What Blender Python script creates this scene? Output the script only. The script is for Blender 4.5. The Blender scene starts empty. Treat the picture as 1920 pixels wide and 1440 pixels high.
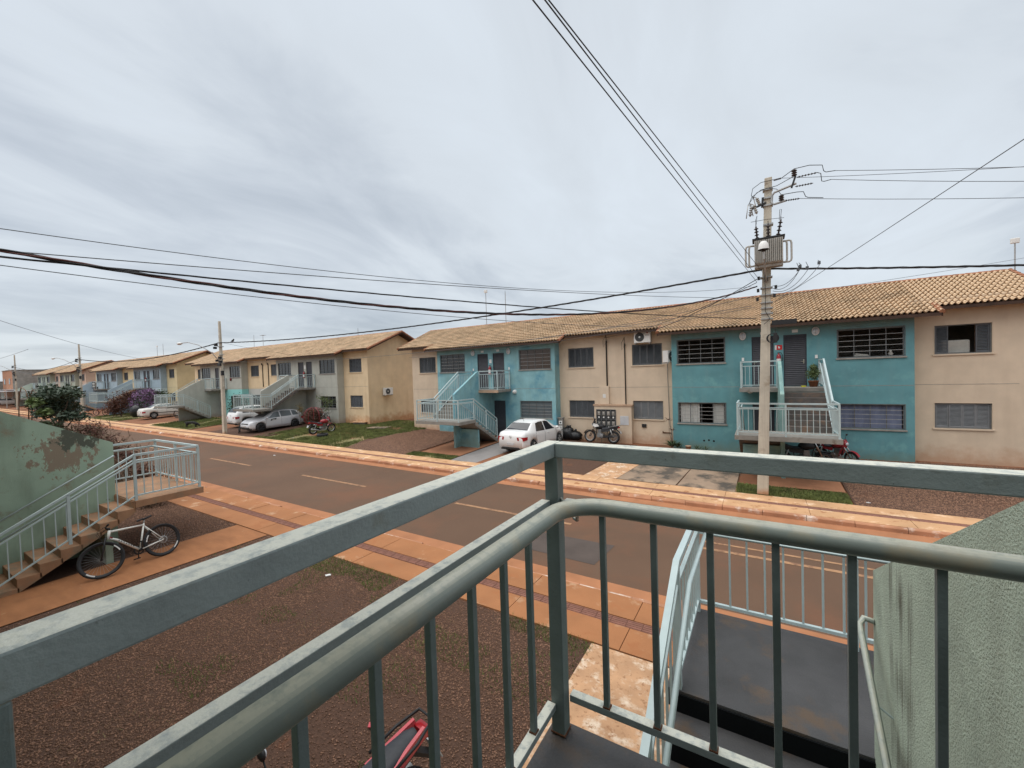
import bpy, math, random
import numpy as np
from mathutils import Vector, Matrix
random.seed(7); rng = np.random.default_rng(7)
scene = bpy.context.scene
COL = scene.collection
R = math.radians
# ------------------------------------------------------------------ camera, sky, sun, exposure
cam_d = bpy.data.cameras.new('camera'); cam = bpy.data.objects.new('camera', cam_d); COL.objects.link(cam)
cam_d.sensor_width = 36.0; cam_d.lens = 36.0 * 772.0 / 1920.0
cam_d.clip_start = 0.02; cam_d.clip_end = 3000
dX = Vector((0.85623346, -0.01337865, -0.5164158)); dY = Vector((0.51562828, -0.03880755, 0.85593309)); dZ = Vector((-0.03149206, -0.99915714, -0.02632991))
# columns above are world axes in camera space (x right, y down, z forward)
right = Vector((dX.x, dY.x, dZ.x)); down = Vector((dX.y, dY.y, dZ.y)); fwd = Vector((dX.z, dY.z, dZ.z))
mw = Matrix((right, -down, -fwd)).transposed().to_4x4(); mw.translation = Vector((0, 0, 4.05))
cam.matrix_world = mw
scene.camera = cam

SUN_EL, SUN_ROT = R(72), R(215)
w = bpy.data.worlds.new('World'); scene.world = w; w.use_nodes = True
nt = w.node_tree; nt.nodes.clear()
def N(t, **k):
    n = nt.nodes.new(t)
    for a, b in k.items(): setattr(n, a, b)
    return n
out = N('ShaderNodeOutputWorld'); bg = N('ShaderNodeBackground'); bg.inputs['Strength'].default_value = 0.10
sky = N('ShaderNodeTexSky', sky_type='NISHITA', sun_disc=False); sky.sun_elevation = SUN_EL; sky.sun_rotation = SUN_ROT
tc = N('ShaderNodeTexCoord'); sep = N('ShaderNodeSeparateXYZ'); nt.links.new(tc.outputs['Generated'], sep.inputs[0])
def mth(op, a, b=None, c=None):
    n = N('ShaderNodeMath', operation=op)
    for i, v in enumerate((a, b, c)):
        if v is None: continue
        if isinstance(v, (int, float)): n.inputs[i].default_value = v
        else: nt.links.new(v, n.inputs[i])
    return n.outputs[0]
zc = mth('ADD', mth('MAXIMUM', sep.outputs['Z'], 0.0), 0.16)
cx_ = mth('DIVIDE', sep.outputs['X'], zc); cy_ = mth('DIVIDE', sep.outputs['Y'], zc)
comb = N('ShaderNodeCombineXYZ'); nt.links.new(cx_, comb.inputs[0]); nt.links.new(cy_, comb.inputs[1])
def noise(scale, detail, rough, dist=0.0, off=0.0):
    m = N('ShaderNodeMapping'); m.inputs['Location'].default_value = (off, off * 1.7, off * .3); m.inputs['Rotation'].default_value = (0, 0, .5)
    m.inputs['Scale'].default_value = (1.0, .62, 1)
    nt.links.new(comb.outputs[0], m.inputs[0])
    n = N('ShaderNodeTexNoise'); n.inputs['Scale'].default_value = scale; n.inputs['Detail'].default_value = detail
    n.inputs['Roughness'].default_value = rough; n.inputs['Distortion'].default_value = dist
    nt.links.new(m.outputs[0], n.inputs['Vector']); return n.outputs['Fac']
def ramp(fac, stops):
    r = N('ShaderNodeValToRGB'); e = r.color_ramp.elements
    while len(e) < len(stops): e.new(.5)
    for el, (p, c) in zip(e, stops): el.position = p; el.color = (*c, 1)
    nt.links.new(fac, r.inputs[0]); return r.outputs['Color']
n1 = noise(.55, 5, .52, .3, 3.1); n2 = noise(1.6, 6, .58, .6, 8.2)
mixv = mth('ADD', mth('MULTIPLY', n1, .58), mth('MULTIPLY', n2, .42))
K = 1 / 0.10
cl = ramp(mixv, [(.36, (.185 * K, .205 * K, .228 * K)), (.45, (.234 * K, .254 * K, .276 * K)), (.53, (.282 * K, .303 * K, .322 * K)), (.66, (.310 * K, .336 * K, .360 * K))])
mix = N('ShaderNodeMix', data_type='RGBA'); mix.inputs['Factor'].default_value = .93
nt.links.new(sky.outputs[0], mix.inputs['A']); nt.links.new(cl, mix.inputs['B'])
nt.links.new(mix.outputs['Result'], bg.inputs[0]); nt.links.new(bg.outputs[0], out.inputs[0])

sd = bpy.data.lights.new('sun', 'SUN'); sd.energy = 1.2; sd.angle = R(85); sd.color = (1, .97, .93)
sun = bpy.data.objects.new('sun', sd); COL.objects.link(sun)
sdir = Vector((math.sin(SUN_ROT) * math.cos(SUN_EL), math.cos(SUN_ROT) * math.cos(SUN_EL), math.sin(SUN_EL)))
sun.rotation_euler = sdir.to_track_quat('Z', 'Y').to_euler()
scene.view_settings.view_transform = 'Standard'; scene.view_settings.look = 'None'
scene.view_settings.exposure = 1.3; scene.view_settings.gamma = 1.0; scene.view_settings.use_curve_mapping = False
scene.render.engine = 'CYCLES'
scene.cycles.max_bounces = 6; scene.cycles.diffuse_bounces = 3; scene.cycles.glossy_bounces = 3; scene.cycles.transmission_bounces = 4
scene.cycles.use_denoising = True

# ------------------------------------------------------------------ materials
MATS = {}
def mat(name, c, rough=.8, var=.18, vs=3., bump=0., bs=60., metal=0., spec=.4, dirt=None, ds=2., dth=.55, splash=None, streak=None, rnd=0., d2=None, ds2=8., dth2=.6, sxyz=None, dust=None, top=None, blot=None):
    m = bpy.data.materials.new(name); m.use_nodes = True; t = m.node_tree; b = t.nodes['Principled BSDF']
    L = t.links.new
    def nn(ty, **k):
        n = t.nodes.new(ty)
        for a, v in k.items(): setattr(n, a, v)
        return n
    co = nn('ShaderNodeTexCoord').outputs['Object']
    def nz(scale, det=5., mp=None, ro=.55):
        v = co
        if mp:
            q = nn('ShaderNodeMapping'); q.inputs['Scale'].default_value = mp; L(co, q.inputs[0]); v = q.outputs[0]
        n = nn('ShaderNodeTexNoise'); n.inputs['Scale'].default_value = scale; n.inputs['Detail'].default_value = det; n.inputs['Roughness'].default_value = ro
        L(v, n.inputs['Vector']); return n.outputs['Fac']
    def rmp(f, lo, hi):
        r = nn('ShaderNodeMapRange'); r.inputs['From Min'].default_value = lo; r.inputs['From Max'].default_value = hi; L(f, r.inputs['Value']); return r.outputs[0]
    def mx(f, a, bb):
        q = nn('ShaderNodeMix', data_type='RGBA')
        for key, v in (('Factor', f), ('A', a), ('B', bb)):
            if isinstance(v, (float, int)): q.inputs[key].default_value = v
            elif isinstance(v, tuple): q.inputs[key].default_value = (*v[:3], 1)
            else: L(v, q.inputs[key])
        return q.outputs['Result']
    lo = tuple(x * (1 - var) for x in c); hi = tuple(min(1, x * (1 + var)) for x in c)
    col = mx(rmp(nz(vs, 6., sxyz), .3, .7), lo, hi)
    if rnd:
        oi = nn('ShaderNodeObjectInfo'); col = mx(rmp(oi.outputs['Random'], -1, 1), tuple(x * (1 - rnd) for x in c), col)
    if streak:
        sc, sx, amt = streak
        f = nn('ShaderNodeMath', operation='MULTIPLY'); L(rmp(nz(1., 6., (sx, sx, .35)), .5, .72), f.inputs[0]); f.inputs[1].default_value = amt
        col = mx(f.outputs[0], col, sc)
    if dirt: col = mx(rmp(nz(ds, 8., None, .65), dth, dth + .14), col, dirt)
    if d2: col = mx(rmp(nz(ds2, 8., None, .7), dth2, dth2 + .08), col, d2)
    if top:        # rain grime below the eaves
        tcol, z0, amt = top; s4 = nn('ShaderNodeSeparateXYZ'); L(co, s4.inputs[0])
        a = nn('ShaderNodeMath', operation='MULTIPLY_ADD'); L(nz(1., 5., (3.5, 3.5, .3)), a.inputs[0]); a.inputs[1].default_value = 1.1; L(s4.outputs['Z'], a.inputs[2])
        f = nn('ShaderNodeMath', operation='MULTIPLY'); L(rmp(a.outputs[0], z0 + .45, z0 + 1.1), f.inputs[0]); f.inputs[1].default_value = amt
        col = mx(f.outputs[0], col, tcol)
    if blot:       # peeled patches gathered around given spots
        for cen, rad, bc, thr, *ex in blot:
            stx, sof = ex if ex else ((1, 1, .6), .03)
            v = nn('ShaderNodeVectorMath', operation='DISTANCE'); L(co, v.inputs[0]); v.inputs[1].default_value = cen
            a = nn('ShaderNodeMath', operation='MULTIPLY_ADD'); L(v.outputs['Value'], a.inputs[0]); a.inputs[1].default_value = -.30 / rad; L(nz(4.5 if not ex else 1., 9., stx, .72), a.inputs[2])
            col = mx(rmp(a.outputs[0], thr, thr + sof), col, bc)
    if dust:       # dust that has settled on upward faces
        gn = nn('ShaderNodeNewGeometry'); s3 = nn('ShaderNodeSeparateXYZ'); L(gn.outputs['True Normal'], s3.inputs[0])
        f = nn('ShaderNodeMath', operation='MULTIPLY'); L(rmp(s3.outputs['Z'], .55, .95), f.inputs[0]); L(rmp(nz(34., 6., None, .7), .25, .52), f.inputs[1])
        col = mx(f.outputs[0], col, dust)
    if splash:
        sc, h, amt = splash
        s = nn('ShaderNodeSeparateXYZ'); L(co, s.inputs[0])
        a = nn('ShaderNodeMath', operation='MULTIPLY_ADD'); L(nz(3., 6.), a.inputs[0]); a.inputs[1].default_value = -h * 2.2; L(s.outputs['Z'], a.inputs[2])
        f = nn('ShaderNodeMath', operation='MULTIPLY'); L(rmp(a.outputs[0], 0.0, -h * 1.1), f.inputs[0]); f.inputs[1].default_value = amt
        col = mx(f.outputs[0], col, sc)
    L(col, b.inputs['Base Color'])
    b.inputs['Roughness'].default_value = rough; b.inputs['Metallic'].default_value = metal; b.inputs['Specular IOR Level'].default_value = spec
    if bump:
        bp = nn('ShaderNodeBump'); bp.inputs['Strength'].default_value = bump; bp.inputs['Distance'].default_value = .02
        L(nz(bs, 4.), bp.inputs['Height']); L(bp.outputs[0], b.inputs['Normal'])
    MATS[name] = m; return m
def glass_mat(name, c, rough=.08):
    m = bpy.data.materials.new(name); m.use_nodes = True; b = m.node_tree.nodes['Principled BSDF']
    b.inputs['Base Color'].default_value = (*c, 1); b.inputs['Roughness'].default_value = rough; b.inputs['Specular IOR Level'].default_value = .6
    MATS[name] = m; return m
RED = (.34, .125, .045)      # laterite dust
RAIL = (.43, .52, .52)
m_teal = mat('teal_paint', (.122, .29, .315), .85, .14, 1.3, .25, 180, dirt=(.17, .37, .38), ds=1.2, dth=.55, streak=((.17, .30, .31), 3., .5), splash=((.16, .20, .15), .35, .6), top=((.21, .27, .26), 4.75, .6))
m_teal2 = mat('teal_paint_worn', (.235, .43, .46), .85, .2, 1.1, .25, 180, dirt=(.13, .31, .385), ds=.9, dth=.5, streak=((.21, .34, .33), 2.5, .6), splash=((.2, .25, .18), .4, .5))
m_peach = mat('peach_render', (.66, .53, .395), .9, .07, 1.6, .45, 140, splash=((.42, .20, .10), .5, .55), streak=((.52, .40, .29), 2.2, .35))
m_yellow = mat('yellow_render', (.74, .575, .37), .9, .07, 1.6, .3, 140, splash=((.45, .19, .07), .55, .75), streak=((.56, .40, .22), 2.2, .35))
m_grayg = mat('grey_green_paint', (.44, .44, .385), .88, .08, 1.6, .3, 140, splash=((.33, .2, .12), .35, .5), streak=((.30, .31, .27), 2.5, .4))
m_turq = mat('turquoise_paint', (.27, .60, .57), .85, .06, 1.6, .2, 140)
m_palegrey = mat('pale_grey_paint', (.50, .50, .46), .88, .06, 1.6, .2, 140)
m_blue = mat('pale_blue_paint', (.36, .46, .52), .88, .07, 1.6, .2, 140, streak=((.33, .42, .47), 2.5, .4))
m_bluelow = mat('whitish_blue_paint', (.50, .60, .63), .88, .07, 1.6, .2, 140)
m_cream = mat('cream_render', (.66, .55, .33), .9, .07, 1.6, .2, 140)
m_pgreen = mat('pale_green_paint', (.40, .44, .36), .88, .07, 1.6, .2, 140)
m_pink = mat('pink_render', (.62, .46, .36), .9, .07, 1.6, .2, 140)
m_ggreen = mat('mint_render', (.40, .48, .375), .9, .10, 2.5, .9, 110, dirt=(.24, .33, .26), ds=6., dth=.5, streak=((.24, .29, .22), 2.5, .35), d2=(.13, .16, .12), ds2=95., dth2=.60)
m_tspine = mat('teal_wall_mossy', (.20, .33, .31), .9, .2, 1.6, .4, 90, dirt=(.30, .42, .36), ds=1.6, dth=.5, streak=((.17, .25, .22), 3., .5))
m_spine = mat('mint_render_weathered', (.54, .62, .49), .9, .10, 2.5, 1., 110, dirt=(.42, .48, .38), ds=2.2, dth=.52, streak=((.30, .31, .24), 3.2, .35), d2=(.27, .33, .25), ds2=95., dth2=.60, blot=[((-7.16, -3.02, z_), .34, (.15, .145, .105), .30, (11, 11, .55), .22) for z_ in (2.75, 2.3, 1.85)])
m_spineold = mat('mint_render_peeling', (.34, .45, .345), .9, .12, 1.6, .6, 110, dirt=(.27, .21, .14), ds=1.9, dth=.585, streak=((.13, .15, .11), 1.6, .6), d2=(.20, .24, .17), ds2=5., dth2=.64, blot=[((7.16, -2.75, 2.55), .8, (.27, .22, .16), .335, (8, 8, 4.5), .03), ((7.16, -3.0, 2.95), .5, (.10, .11, .085), .33)])
m_tile = mat('roof_tile_clay', (.58, .41, .26), .85, .28, 1.2, .2, 60, dirt=(.38, .28, .175), ds=1.3, dth=.56, rnd=.0, d2=(.70, .53, .35), ds2=4., dth2=.55)
m_tilered = mat('ridge_tile_clay', (.32, .14, .075), .85, .3, 3, .2, 60)
m_wood = mat('dark_timber', (.055, .03, .02), .8, .3, 4)
m_frame = mat('grey_steel_frame', (.13, .135, .135), .6, .15, 8)
m_sill = mat('sill_paint', (.30, .27, .24), .8, .2, 5)
m_shut = mat('grey_shutter', (.085, .092, .10), .55, .12, 6, rnd=.0)
m_shutl = mat('light_grey_shutter', (.19, .195, .20), .55, .12, 6)
m_door = mat('charcoal_door', (.045, .046, .055), .5, .15, 6)
m_glass = glass_mat('dark_window_glass', (.015, .017, .02))
m_glassb = glass_mat('brown_curtain_glass', (.07, .05, .04), .2)
m_dark = mat('dark_interior', (.012, .012, .012), .9, .1)
m_curt = mat('pale_blue_curtain', (.17, .20, .29), .9, .1, 3)
m_curtw = mat('white_curtain', (.55, .55, .52), .9, .1, 3)
m_cloth = mat('grey_cloth', (.42, .41, .37), .9, .12, 5)
m_conc = mat('grey_concrete', (.25, .235, .21), .9, .2, 3, .3, 60, dirt=(.15, .12, .09), ds=3, dth=.55)
m_concpeach = mat('dusty_concrete', (.46, .31, .21), .9, .15, 3, .2, 60)
m_step = mat('dark_step_paint', (.12, .105, .095), .8, .2, 3, dirt=(.2, .13, .09), ds=3, dth=.5)
m_stepred = mat('dusty_step_concrete', (.33, .185, .105), .9, .22, 2.5, .3, 60, dirt=(.24, .18, .12), ds=3, dth=.5)
m_landing = mat('charcoal_floor_paint', (.056, .055, .056), .55, .25, 2.5, .25, 70, dirt=(.105, .072, .048), ds=2.6, dth=.55, d2=(.30, .27, .22), ds2=75., dth2=.705)
m_riser = mat('black_riser_paint', (.006, .007, .008), .9, .2, 3, spec=.1)
m_slabedge = mat('raw_slab_edge', (.36, .25, .17), .9, .2, 8)
m_rail = mat('rail_paint', RAIL, .45, .08, 5, .06, 40, spec=.5)
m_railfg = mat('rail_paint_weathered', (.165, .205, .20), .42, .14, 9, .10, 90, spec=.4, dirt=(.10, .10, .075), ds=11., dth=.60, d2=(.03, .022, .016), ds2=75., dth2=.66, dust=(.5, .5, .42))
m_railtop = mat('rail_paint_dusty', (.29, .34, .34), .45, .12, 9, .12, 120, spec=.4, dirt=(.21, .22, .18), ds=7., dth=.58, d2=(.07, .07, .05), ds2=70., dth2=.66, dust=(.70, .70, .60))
m_tube = mat('handrail_tube_paint', (.27, .31, .28), .33, .10, 6, .03, 60, spec=.5, dirt=(.37, .34, .25), ds=6., dth=.53, d2=(.04, .035, .028), ds2=62., dth2=.675, dust=(.50, .50, .41))
m_rust = mat('rust', (.12, .05, .025), .9, .4, 20)
m_pole = mat('pole_concrete', (.53, .48, .39), .9, .15, 2, .3, 50, dirt=(.34, .28, .21), ds=2.5, dth=.55, streak=((.33, .28, .22), 9., .55), splash=((.42, .2, .09), .25, .8))
m_steel = mat('galvanised_steel', (.38, .38, .37), .5, .15, 8, metal=.4)
m_trafo = mat('transformer_grey', (.42, .40, .36), .55, .12, 3, streak=((.25, .19, .13), 8., .5))
m_blk = mat('black_rubber', (.018, .018, .019), .7, .2, 10)
m_cable = mat('black_cable', (.02, .02, .022), .6, .1)
m_cabler = mat('faded_red_cable', (.10, .035, .03), .6, .1)
m_cableg = mat('grey_wire', (.09, .10, .11), .5, .1)
m_insul = mat('brown_porcelain', (.03, .02, .018), .35, .1)
m_white = mat('white_plastic', (.72, .71, .68), .5, .06, 6)
m_chrome = mat('chrome', (.6, .6, .6), .2, .05, metal=1.)
m_carw = mat('white_car_paint', (.78, .78, .77), .22, .02, 2, spec=.6)
m_caro = mat('aged_white_car_paint', (.68, .66, .61), .35, .05, 3, spec=.5, splash=((.4, .25, .16), .25, .5))
m_cars = mat('silver_car_paint', (.60, .61, .63), .28, .03, 2, metal=.1, spec=.6)
m_cglass = glass_mat('car_glass', (.018, .02, .024), .05)
m_cgl2 = glass_mat('grey_car_glass', (.12, .14, .15), .08)
m_trim = mat('black_trim', (.02, .02, .021), .55, .1)
m_redl = mat('red_lamp_lens', (.35, .01, .015), .2, .1, spec=.7)
m_lens = mat('clear_lamp_lens', (.55, .57, .6), .1, .05, spec=.8)
m_bikew = mat('white_bike_paint', (.70, .69, .64), .35, .05, 5)
m_redp = mat('red_motorcycle_paint', (.30, .022, .03), .3, .08, 5, spec=.6)
m_pinkred = mat('coral_red_panel', (.55, .07, .085), .3, .08, 5, spec=.6)
m_seat = mat('black_vinyl_seat', (.038, .04, .046), .55, .1, 30, .05, 200)
m_engine = mat('engine_metal', (.3, .3, .3), .4, .2, 20, metal=.7)
m_paper = mat('white_label', (.75, .74, .72), .7, .03)
m_redsign = mat('red_sign_print', (.55, .02, .02), .5, .05)
m_bag = mat('black_bin_bag', (.012, .012, .013), .32, .2, 4, .8, 9)
m_asph = mat('dusty_asphalt', (.125, .071, .043), .92, .10, .45, .35, 110, dirt=(.155, .075, .042), ds=.35, dth=.5, d2=(.16, .12, .10), ds2=120., dth2=.66)
m_patch = mat('dark_asphalt_patch', (.085, .065, .055), .9, .15, 2, .3, 90)
m_gutter = mat('red_gutter_dust', (.37, .16, .075), .95, .15, 2, .2, 40)
m_line = mat('worn_yellow_line', (.36, .20, .105), .85, .15, 4, dirt=(.19, .10, .06), ds=6., dth=.50)
m_slab = mat('dusty_paving_concrete', (.56, .325, .17), .92, .16, 1.1, .25, 60, dirt=(.78, .58, .40), ds=2.2, dth=.56, d2=(.36, .155, .065), ds2=3.1, dth2=.57, rnd=.0)
m_slabn = mat('dusty_paving_concrete_near', (.35, .150, .062), .92, .14, 1.1, .3, 80, dirt=(.52, .34, .21), ds=1.8, dth=.58, d2=(.35, .14, .055), ds2=2.3, dth2=.55)
m_tact = mat('red_tactile_tile', (.22, .10, .07), .9, .2, 6)
m_kerb = mat('worn_whitewashed_kerb', (.42, .20, .11), .95, .2, 2, .4, 40, dirt=(.68, .58, .49), ds=2.4, dth=.54)
m_path = mat('mottled_path_concrete', (.50, .29, .16), .95, .18, 3, .35, 70, dirt=(.72, .58, .44), ds=4., dth=.52, d2=(.33, .17, .085), ds2=14., dth2=.55)
m_pathred = mat('red_dusted_path', (.33, .140, .058), .95, .15, 1.5, .3, 60, dirt=(.27, .115, .05), ds=2., dth=.56, d2=(.42, .22, .11), ds2=8., dth2=.62, sxyz=(1, 3, 1))
m_oldconc = mat('blackened_concrete', (.30, .215, .15), .95, .2, 1.5, .3, 60, dirt=(.09, .075, .06), ds=1.2, dth=.47)
m_greyramp = mat('grey_painted_ramp', (.24, .225, .215), .85, .1, 2, .1, 50)
m_redslab = mat('red_yard_slab', (.34, .155, .08), .92, .15, 2, .2, 50)
m_earth = mat('red_earth', (.23, .095, .045), .95, .2, .6, .4, 40, dirt=(.15, .085, .05), ds=.8, dth=.5)
m_gravbed = mat('gravel_bed_earth', (.10, .052, .033), .95, .3, 30, .9, 90, dirt=(.19, .075, .035), ds=.9, dth=.60)
m_stone = mat('brown_gravel_stone', (.145, .078, .052), .9, .1, 2, rnd=.55)
m_lawn = mat('lawn_ground', (.19, .165, .07), .95, .25, 1.2, .6, 60, dirt=(.28, .17, .09), ds=.9, dth=.50)
m_grass = mat('grass_blade', (.075, .115, .022), .8, .2, 2, rnd=.4)
m_dgrass = mat('dry_grass_blade', (.24, .19, .09), .85, .2, 2, rnd=.4)
m_leaf = mat('green_leaf', (.055, .085, .032), .6, .3, 2, rnd=.2)
m_leafd = mat('dark_green_leaf', (.030, .050, .026), .6, .35, 1.5)
m_leafl = mat('bright_green_leaf', (.11, .15, .05), .6, .3, 2)
m_leafr = mat('bronze_leaf', (.09, .035, .022), .7, .35, 2)
m_twig = mat('dry_twig', (.16, .105, .07), .9, .3, 3)
m_flower = mat('purple_flower', (.23, .13, .25), .7, .3, 4)
m_bark = mat('bark', (.12, .09, .065), .9, .3, 4)
m_terra = mat('terracotta_pot', (.2, .075, .035), .85, .15, 5)
m_brick = mat('clay_brick_wall', (.40, .20, .12), .95, .2, 3)
m_block = mat('grey_block_wall', (.26, .24, .21), .95, .2, 2)
m_zinc = mat('zinc_sheet', (.62, .64, .66), .4, .1, 2, metal=.3)
m_dogblk = mat('black_dog_coat', (.012, .012, .012), .8, .2, 8)
m_yel = mat('yellow_plastic', (.6, .55, .05), .5, .1)
m_plate = mat('number_plate', (.5, .5, .5), .5, .05)

# ------------------------------------------------------------------ mesh helpers
class MB:
    def __init__(s): s.v = []; s.f = []
    def add(s, vs, fs):
        o = len(s.v); s.v.extend(tuple(map(float, p)) for p in vs); s.f.extend(tuple(i + o for i in f) for f in fs); return s
    def box(s, x0, x1, y0, y1, z0, z1):
        x0, x1 = min(x0, x1), max(x0, x1); y0, y1 = min(y0, y1), max(y0, y1); z0, z1 = min(z0, z1), max(z0, z1)
        return s.add([(x0, y0, z0), (x1, y0, z0), (x1, y1, z0), (x0, y1, z0), (x0, y0, z1), (x1, y0, z1), (x1, y1, z1), (x0, y1, z1)],
                     [(0, 3, 2, 1), (4, 5, 6, 7), (0, 1, 5, 4), (1, 2, 6, 5), (2, 3, 7, 6), (3, 0, 4, 7)])
    def bar(s, a, b, wd, ht, up=(0, 0, 1)):
        a = Vector(a); b = Vector(b); d = (b - a).normalized(); up = Vector(up)
        if abs(d.dot(up)) > .98: up = Vector((0, 1, 0))
        sd_ = d.cross(up).normalized() * (wd / 2); u2 = sd_.cross(d).normalized() * (ht / 2)
        vs = []
        for p in (a, b): vs += [p - sd_ - u2, p + sd_ - u2, p + sd_ + u2, p - sd_ + u2]
        return s.add(vs, [(0, 3, 2, 1), (4, 5, 6, 7), (0, 1, 5, 4), (1, 2, 6, 5), (2, 3, 7, 6), (3, 0, 4, 7)])
    def vbar(s, a, b, wx, wy):      # vertically cut bar (ends plumb): section wx wide across, wy high measured vertically
        a = Vector(a); b = Vector(b); d = b - a; h = Vector((d.x, d.y, 0)).normalized(); sd_ = Vector((h.y, -h.x, 0)) * (wx / 2); u = Vector((0, 0, wy / 2))
        vs = []
        for p in (a, b): vs += [p - sd_ - u, p + sd_ - u, p + sd_ + u, p - sd_ + u]
        return s.add(vs, [(0, 3, 2, 1), (4, 5, 6, 7), (0, 1, 5, 4), (1, 2, 6, 5), (2, 3, 7, 6), (3, 0, 4, 7)])
    def tube(s, pts, r, n=8, cap=True, rr=None):
        P = [Vector(p) for p in pts]; vs = []; fs = []; prev = None
        for i, p in enumerate(P):
            t = (P[min(i + 1, len(P) - 1)] - P[max(i - 1, 0)]).normalized()
            if prev is None:
                u = Vector((0, 0, 1)) if abs(t.z) < .95 else Vector((1, 0, 0))
                a = t.cross(u).normalized()
            else:
                a = (prev - t * prev.dot(t)); a = a.normalized() if a.length > 1e-6 else t.orthogonal().normalized()
            prev = a; b = t.cross(a); rad = rr[i] if rr else r
            for k in range(n):
                an = 2 * math.pi * k / n; vs.append(p + (a * math.cos(an) + b * math.sin(an)) * rad)
        m = len(P)
        for i in range(m - 1):
            for k in range(n): fs.append((i * n + k, i * n + (k + 1) % n, (i + 1) * n + (k + 1) % n, (i + 1) * n + k))
        if cap: fs.append(tuple(range(n - 1, -1, -1))); fs.append(tuple((m - 1) * n + k for k in range(n)))
        return s.add(vs, fs)
    def prism(s, poly, axis, t0, t1):   # poly of 2D points extruded along axis (x: poly=(y,z); y: poly=(x,z); z: poly=(x,y))
        n = len(poly)
        def P(p, t): return (t, p[0], p[1]) if axis == 'x' else (p[0], t, p[1]) if axis == 'y' else (p[0], p[1], t)
        vs = [P(p, t0) for p in poly] + [P(p, t1) for p in poly]
        return s.add(vs, [tuple(range(n)), tuple(range(2 * n - 1, n - 1, -1))] + [(i, i + n, (i + 1) % n + n, (i + 1) % n) for i in range(n)])
    def lathe(s, prof, c=(0, 0, 0), axis='z', n=16):
        vs = []; fs = []; m = len(prof)
        for k in range(n):
            a = 2 * math.pi * k / n; ca, sa = math.cos(a), math.sin(a)
            for r, h in prof:
                p = (r * ca, r * sa, h) if axis == 'z' else (h, r * ca, r * sa) if axis == 'x' else (r * ca, h, r * sa)
                vs.append((c[0] + p[0], c[1] + p[1], c[2] + p[2]))
        for k in range(n):
            for j in range(m - 1): fs.append((k * m + j, ((k + 1) % n) * m + j, ((k + 1) % n) * m + j + 1, k * m + j + 1))
        return s.add(vs, fs)
    def ball(s, c, r, n=8, sq=(1, 1, 1), jit=0.):
        m = n // 2 + 1; vs = []; fs = []
        for i in range(m):
            ph = math.pi * i / (m - 1)
            for k in range(n):
                th = 2 * math.pi * k / n; j = 1 + random.uniform(-jit, jit)
                vs.append((c[0] + r * sq[0] * j * math.sin(ph) * math.cos(th), c[1] + r * sq[1] * j * math.sin(ph) * math.sin(th), c[2] + r * sq[2] * j * math.cos(ph)))
        for i in range(m - 1):
            for k in range(n): fs.append((i * n + k, i * n + (k + 1) % n, (i + 1) * n + (k + 1) % n, (i + 1) * n + k))
        return s.add(vs, fs)
    def mesh(s, name, m, smooth=False):
        me = bpy.data.meshes.new(name); me.from_pydata(s.v, [], s.f); me.update()
        if m: me.materials.append(m)
        if smooth: me.polygons.foreach_set('use_smooth', [True] * len(me.polygons))
        return me
    def build(s, name, m, parent=None, smooth=False, bevel=0., loc=None, **props):
        return obj(name, s.mesh(name, m, smooth), parent, loc, bevel, **props)
def obj(name, me, parent=None, loc=None, bevel=0., **props):
    o = bpy.data.objects.new(name, me); COL.objects.link(o)
    if parent: o.parent = parent
    if loc: o.location = loc
    for k, v in props.items(): o[k] = v
    if bevel:
        b = o.modifiers.new('bevel', 'BEVEL'); b.width = bevel; b.segments = 2; b.limit_method = 'ANGLE'
    return o
def thing(name, label, cat, loc=(0, 0, 0), rz=0., group=None):
    o = bpy.data.objects.new(name, None); COL.objects.link(o); o.location = loc; o.rotation_euler = (0, 0, rz); o.empty_display_size = .2
    o['label'] = label; o['category'] = cat
    if group: o['group'] = group
    return o
def tag(o, label, cat, group=None):
    o['label'] = label; o['category'] = cat
    if group: o['group'] = group
    return o
def copy_tree(o, parent=None):
    c = o.copy(); COL.objects.link(c); c.parent = parent
    for ch in list(o.children): copy_tree(ch, c)
    return c
def retag(o, label):
    o['label'] = label; return o

# ------------------------------------------------------------------ terrain
def S(x): return .0075 * max(0., min(128., -(x + 2)))
def gz(x, y):
    z = S(x)
    if y > 14.85: z += .3 * min(1., (y - 14.85) / 5.5)
    return z
XS = [-420, -130, -100, -70, -50, -40, -30, -20, -10, -2, 10, 40, 150, 420]
def xs_between(x0, x1): return [x0] + [x for x in XS if x0 < x < x1] + [x1]
def strip(name, y0, y1, x0, x1, dz, m, ny=1, fz=None, skew=0., **props):
    mb = MB(); xs = xs_between(x0, x1); ys = [y0 + (y1 - y0) * i / ny for i in range(ny + 1)]
    vs = [(x, y, (fz or gz)(x, y) + dz) for x in xs for y in ys]; k = ny + 1
    mb.add(vs, [(i * k + j, (i + 1) * k + j, (i + 1) * k + j + 1, i * k + j + 1) for i in range(len(xs) - 1) for j in range(ny)])
    return mb.build(name, m, **props)
def poly_patch(name, pts, dz, m, **props):
    mb = MB(); mb.add([(x, y, gz(x, y) + dz) for x, y in pts], [tuple(range(len(pts)))]); return mb.build(name, m, **props)
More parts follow.
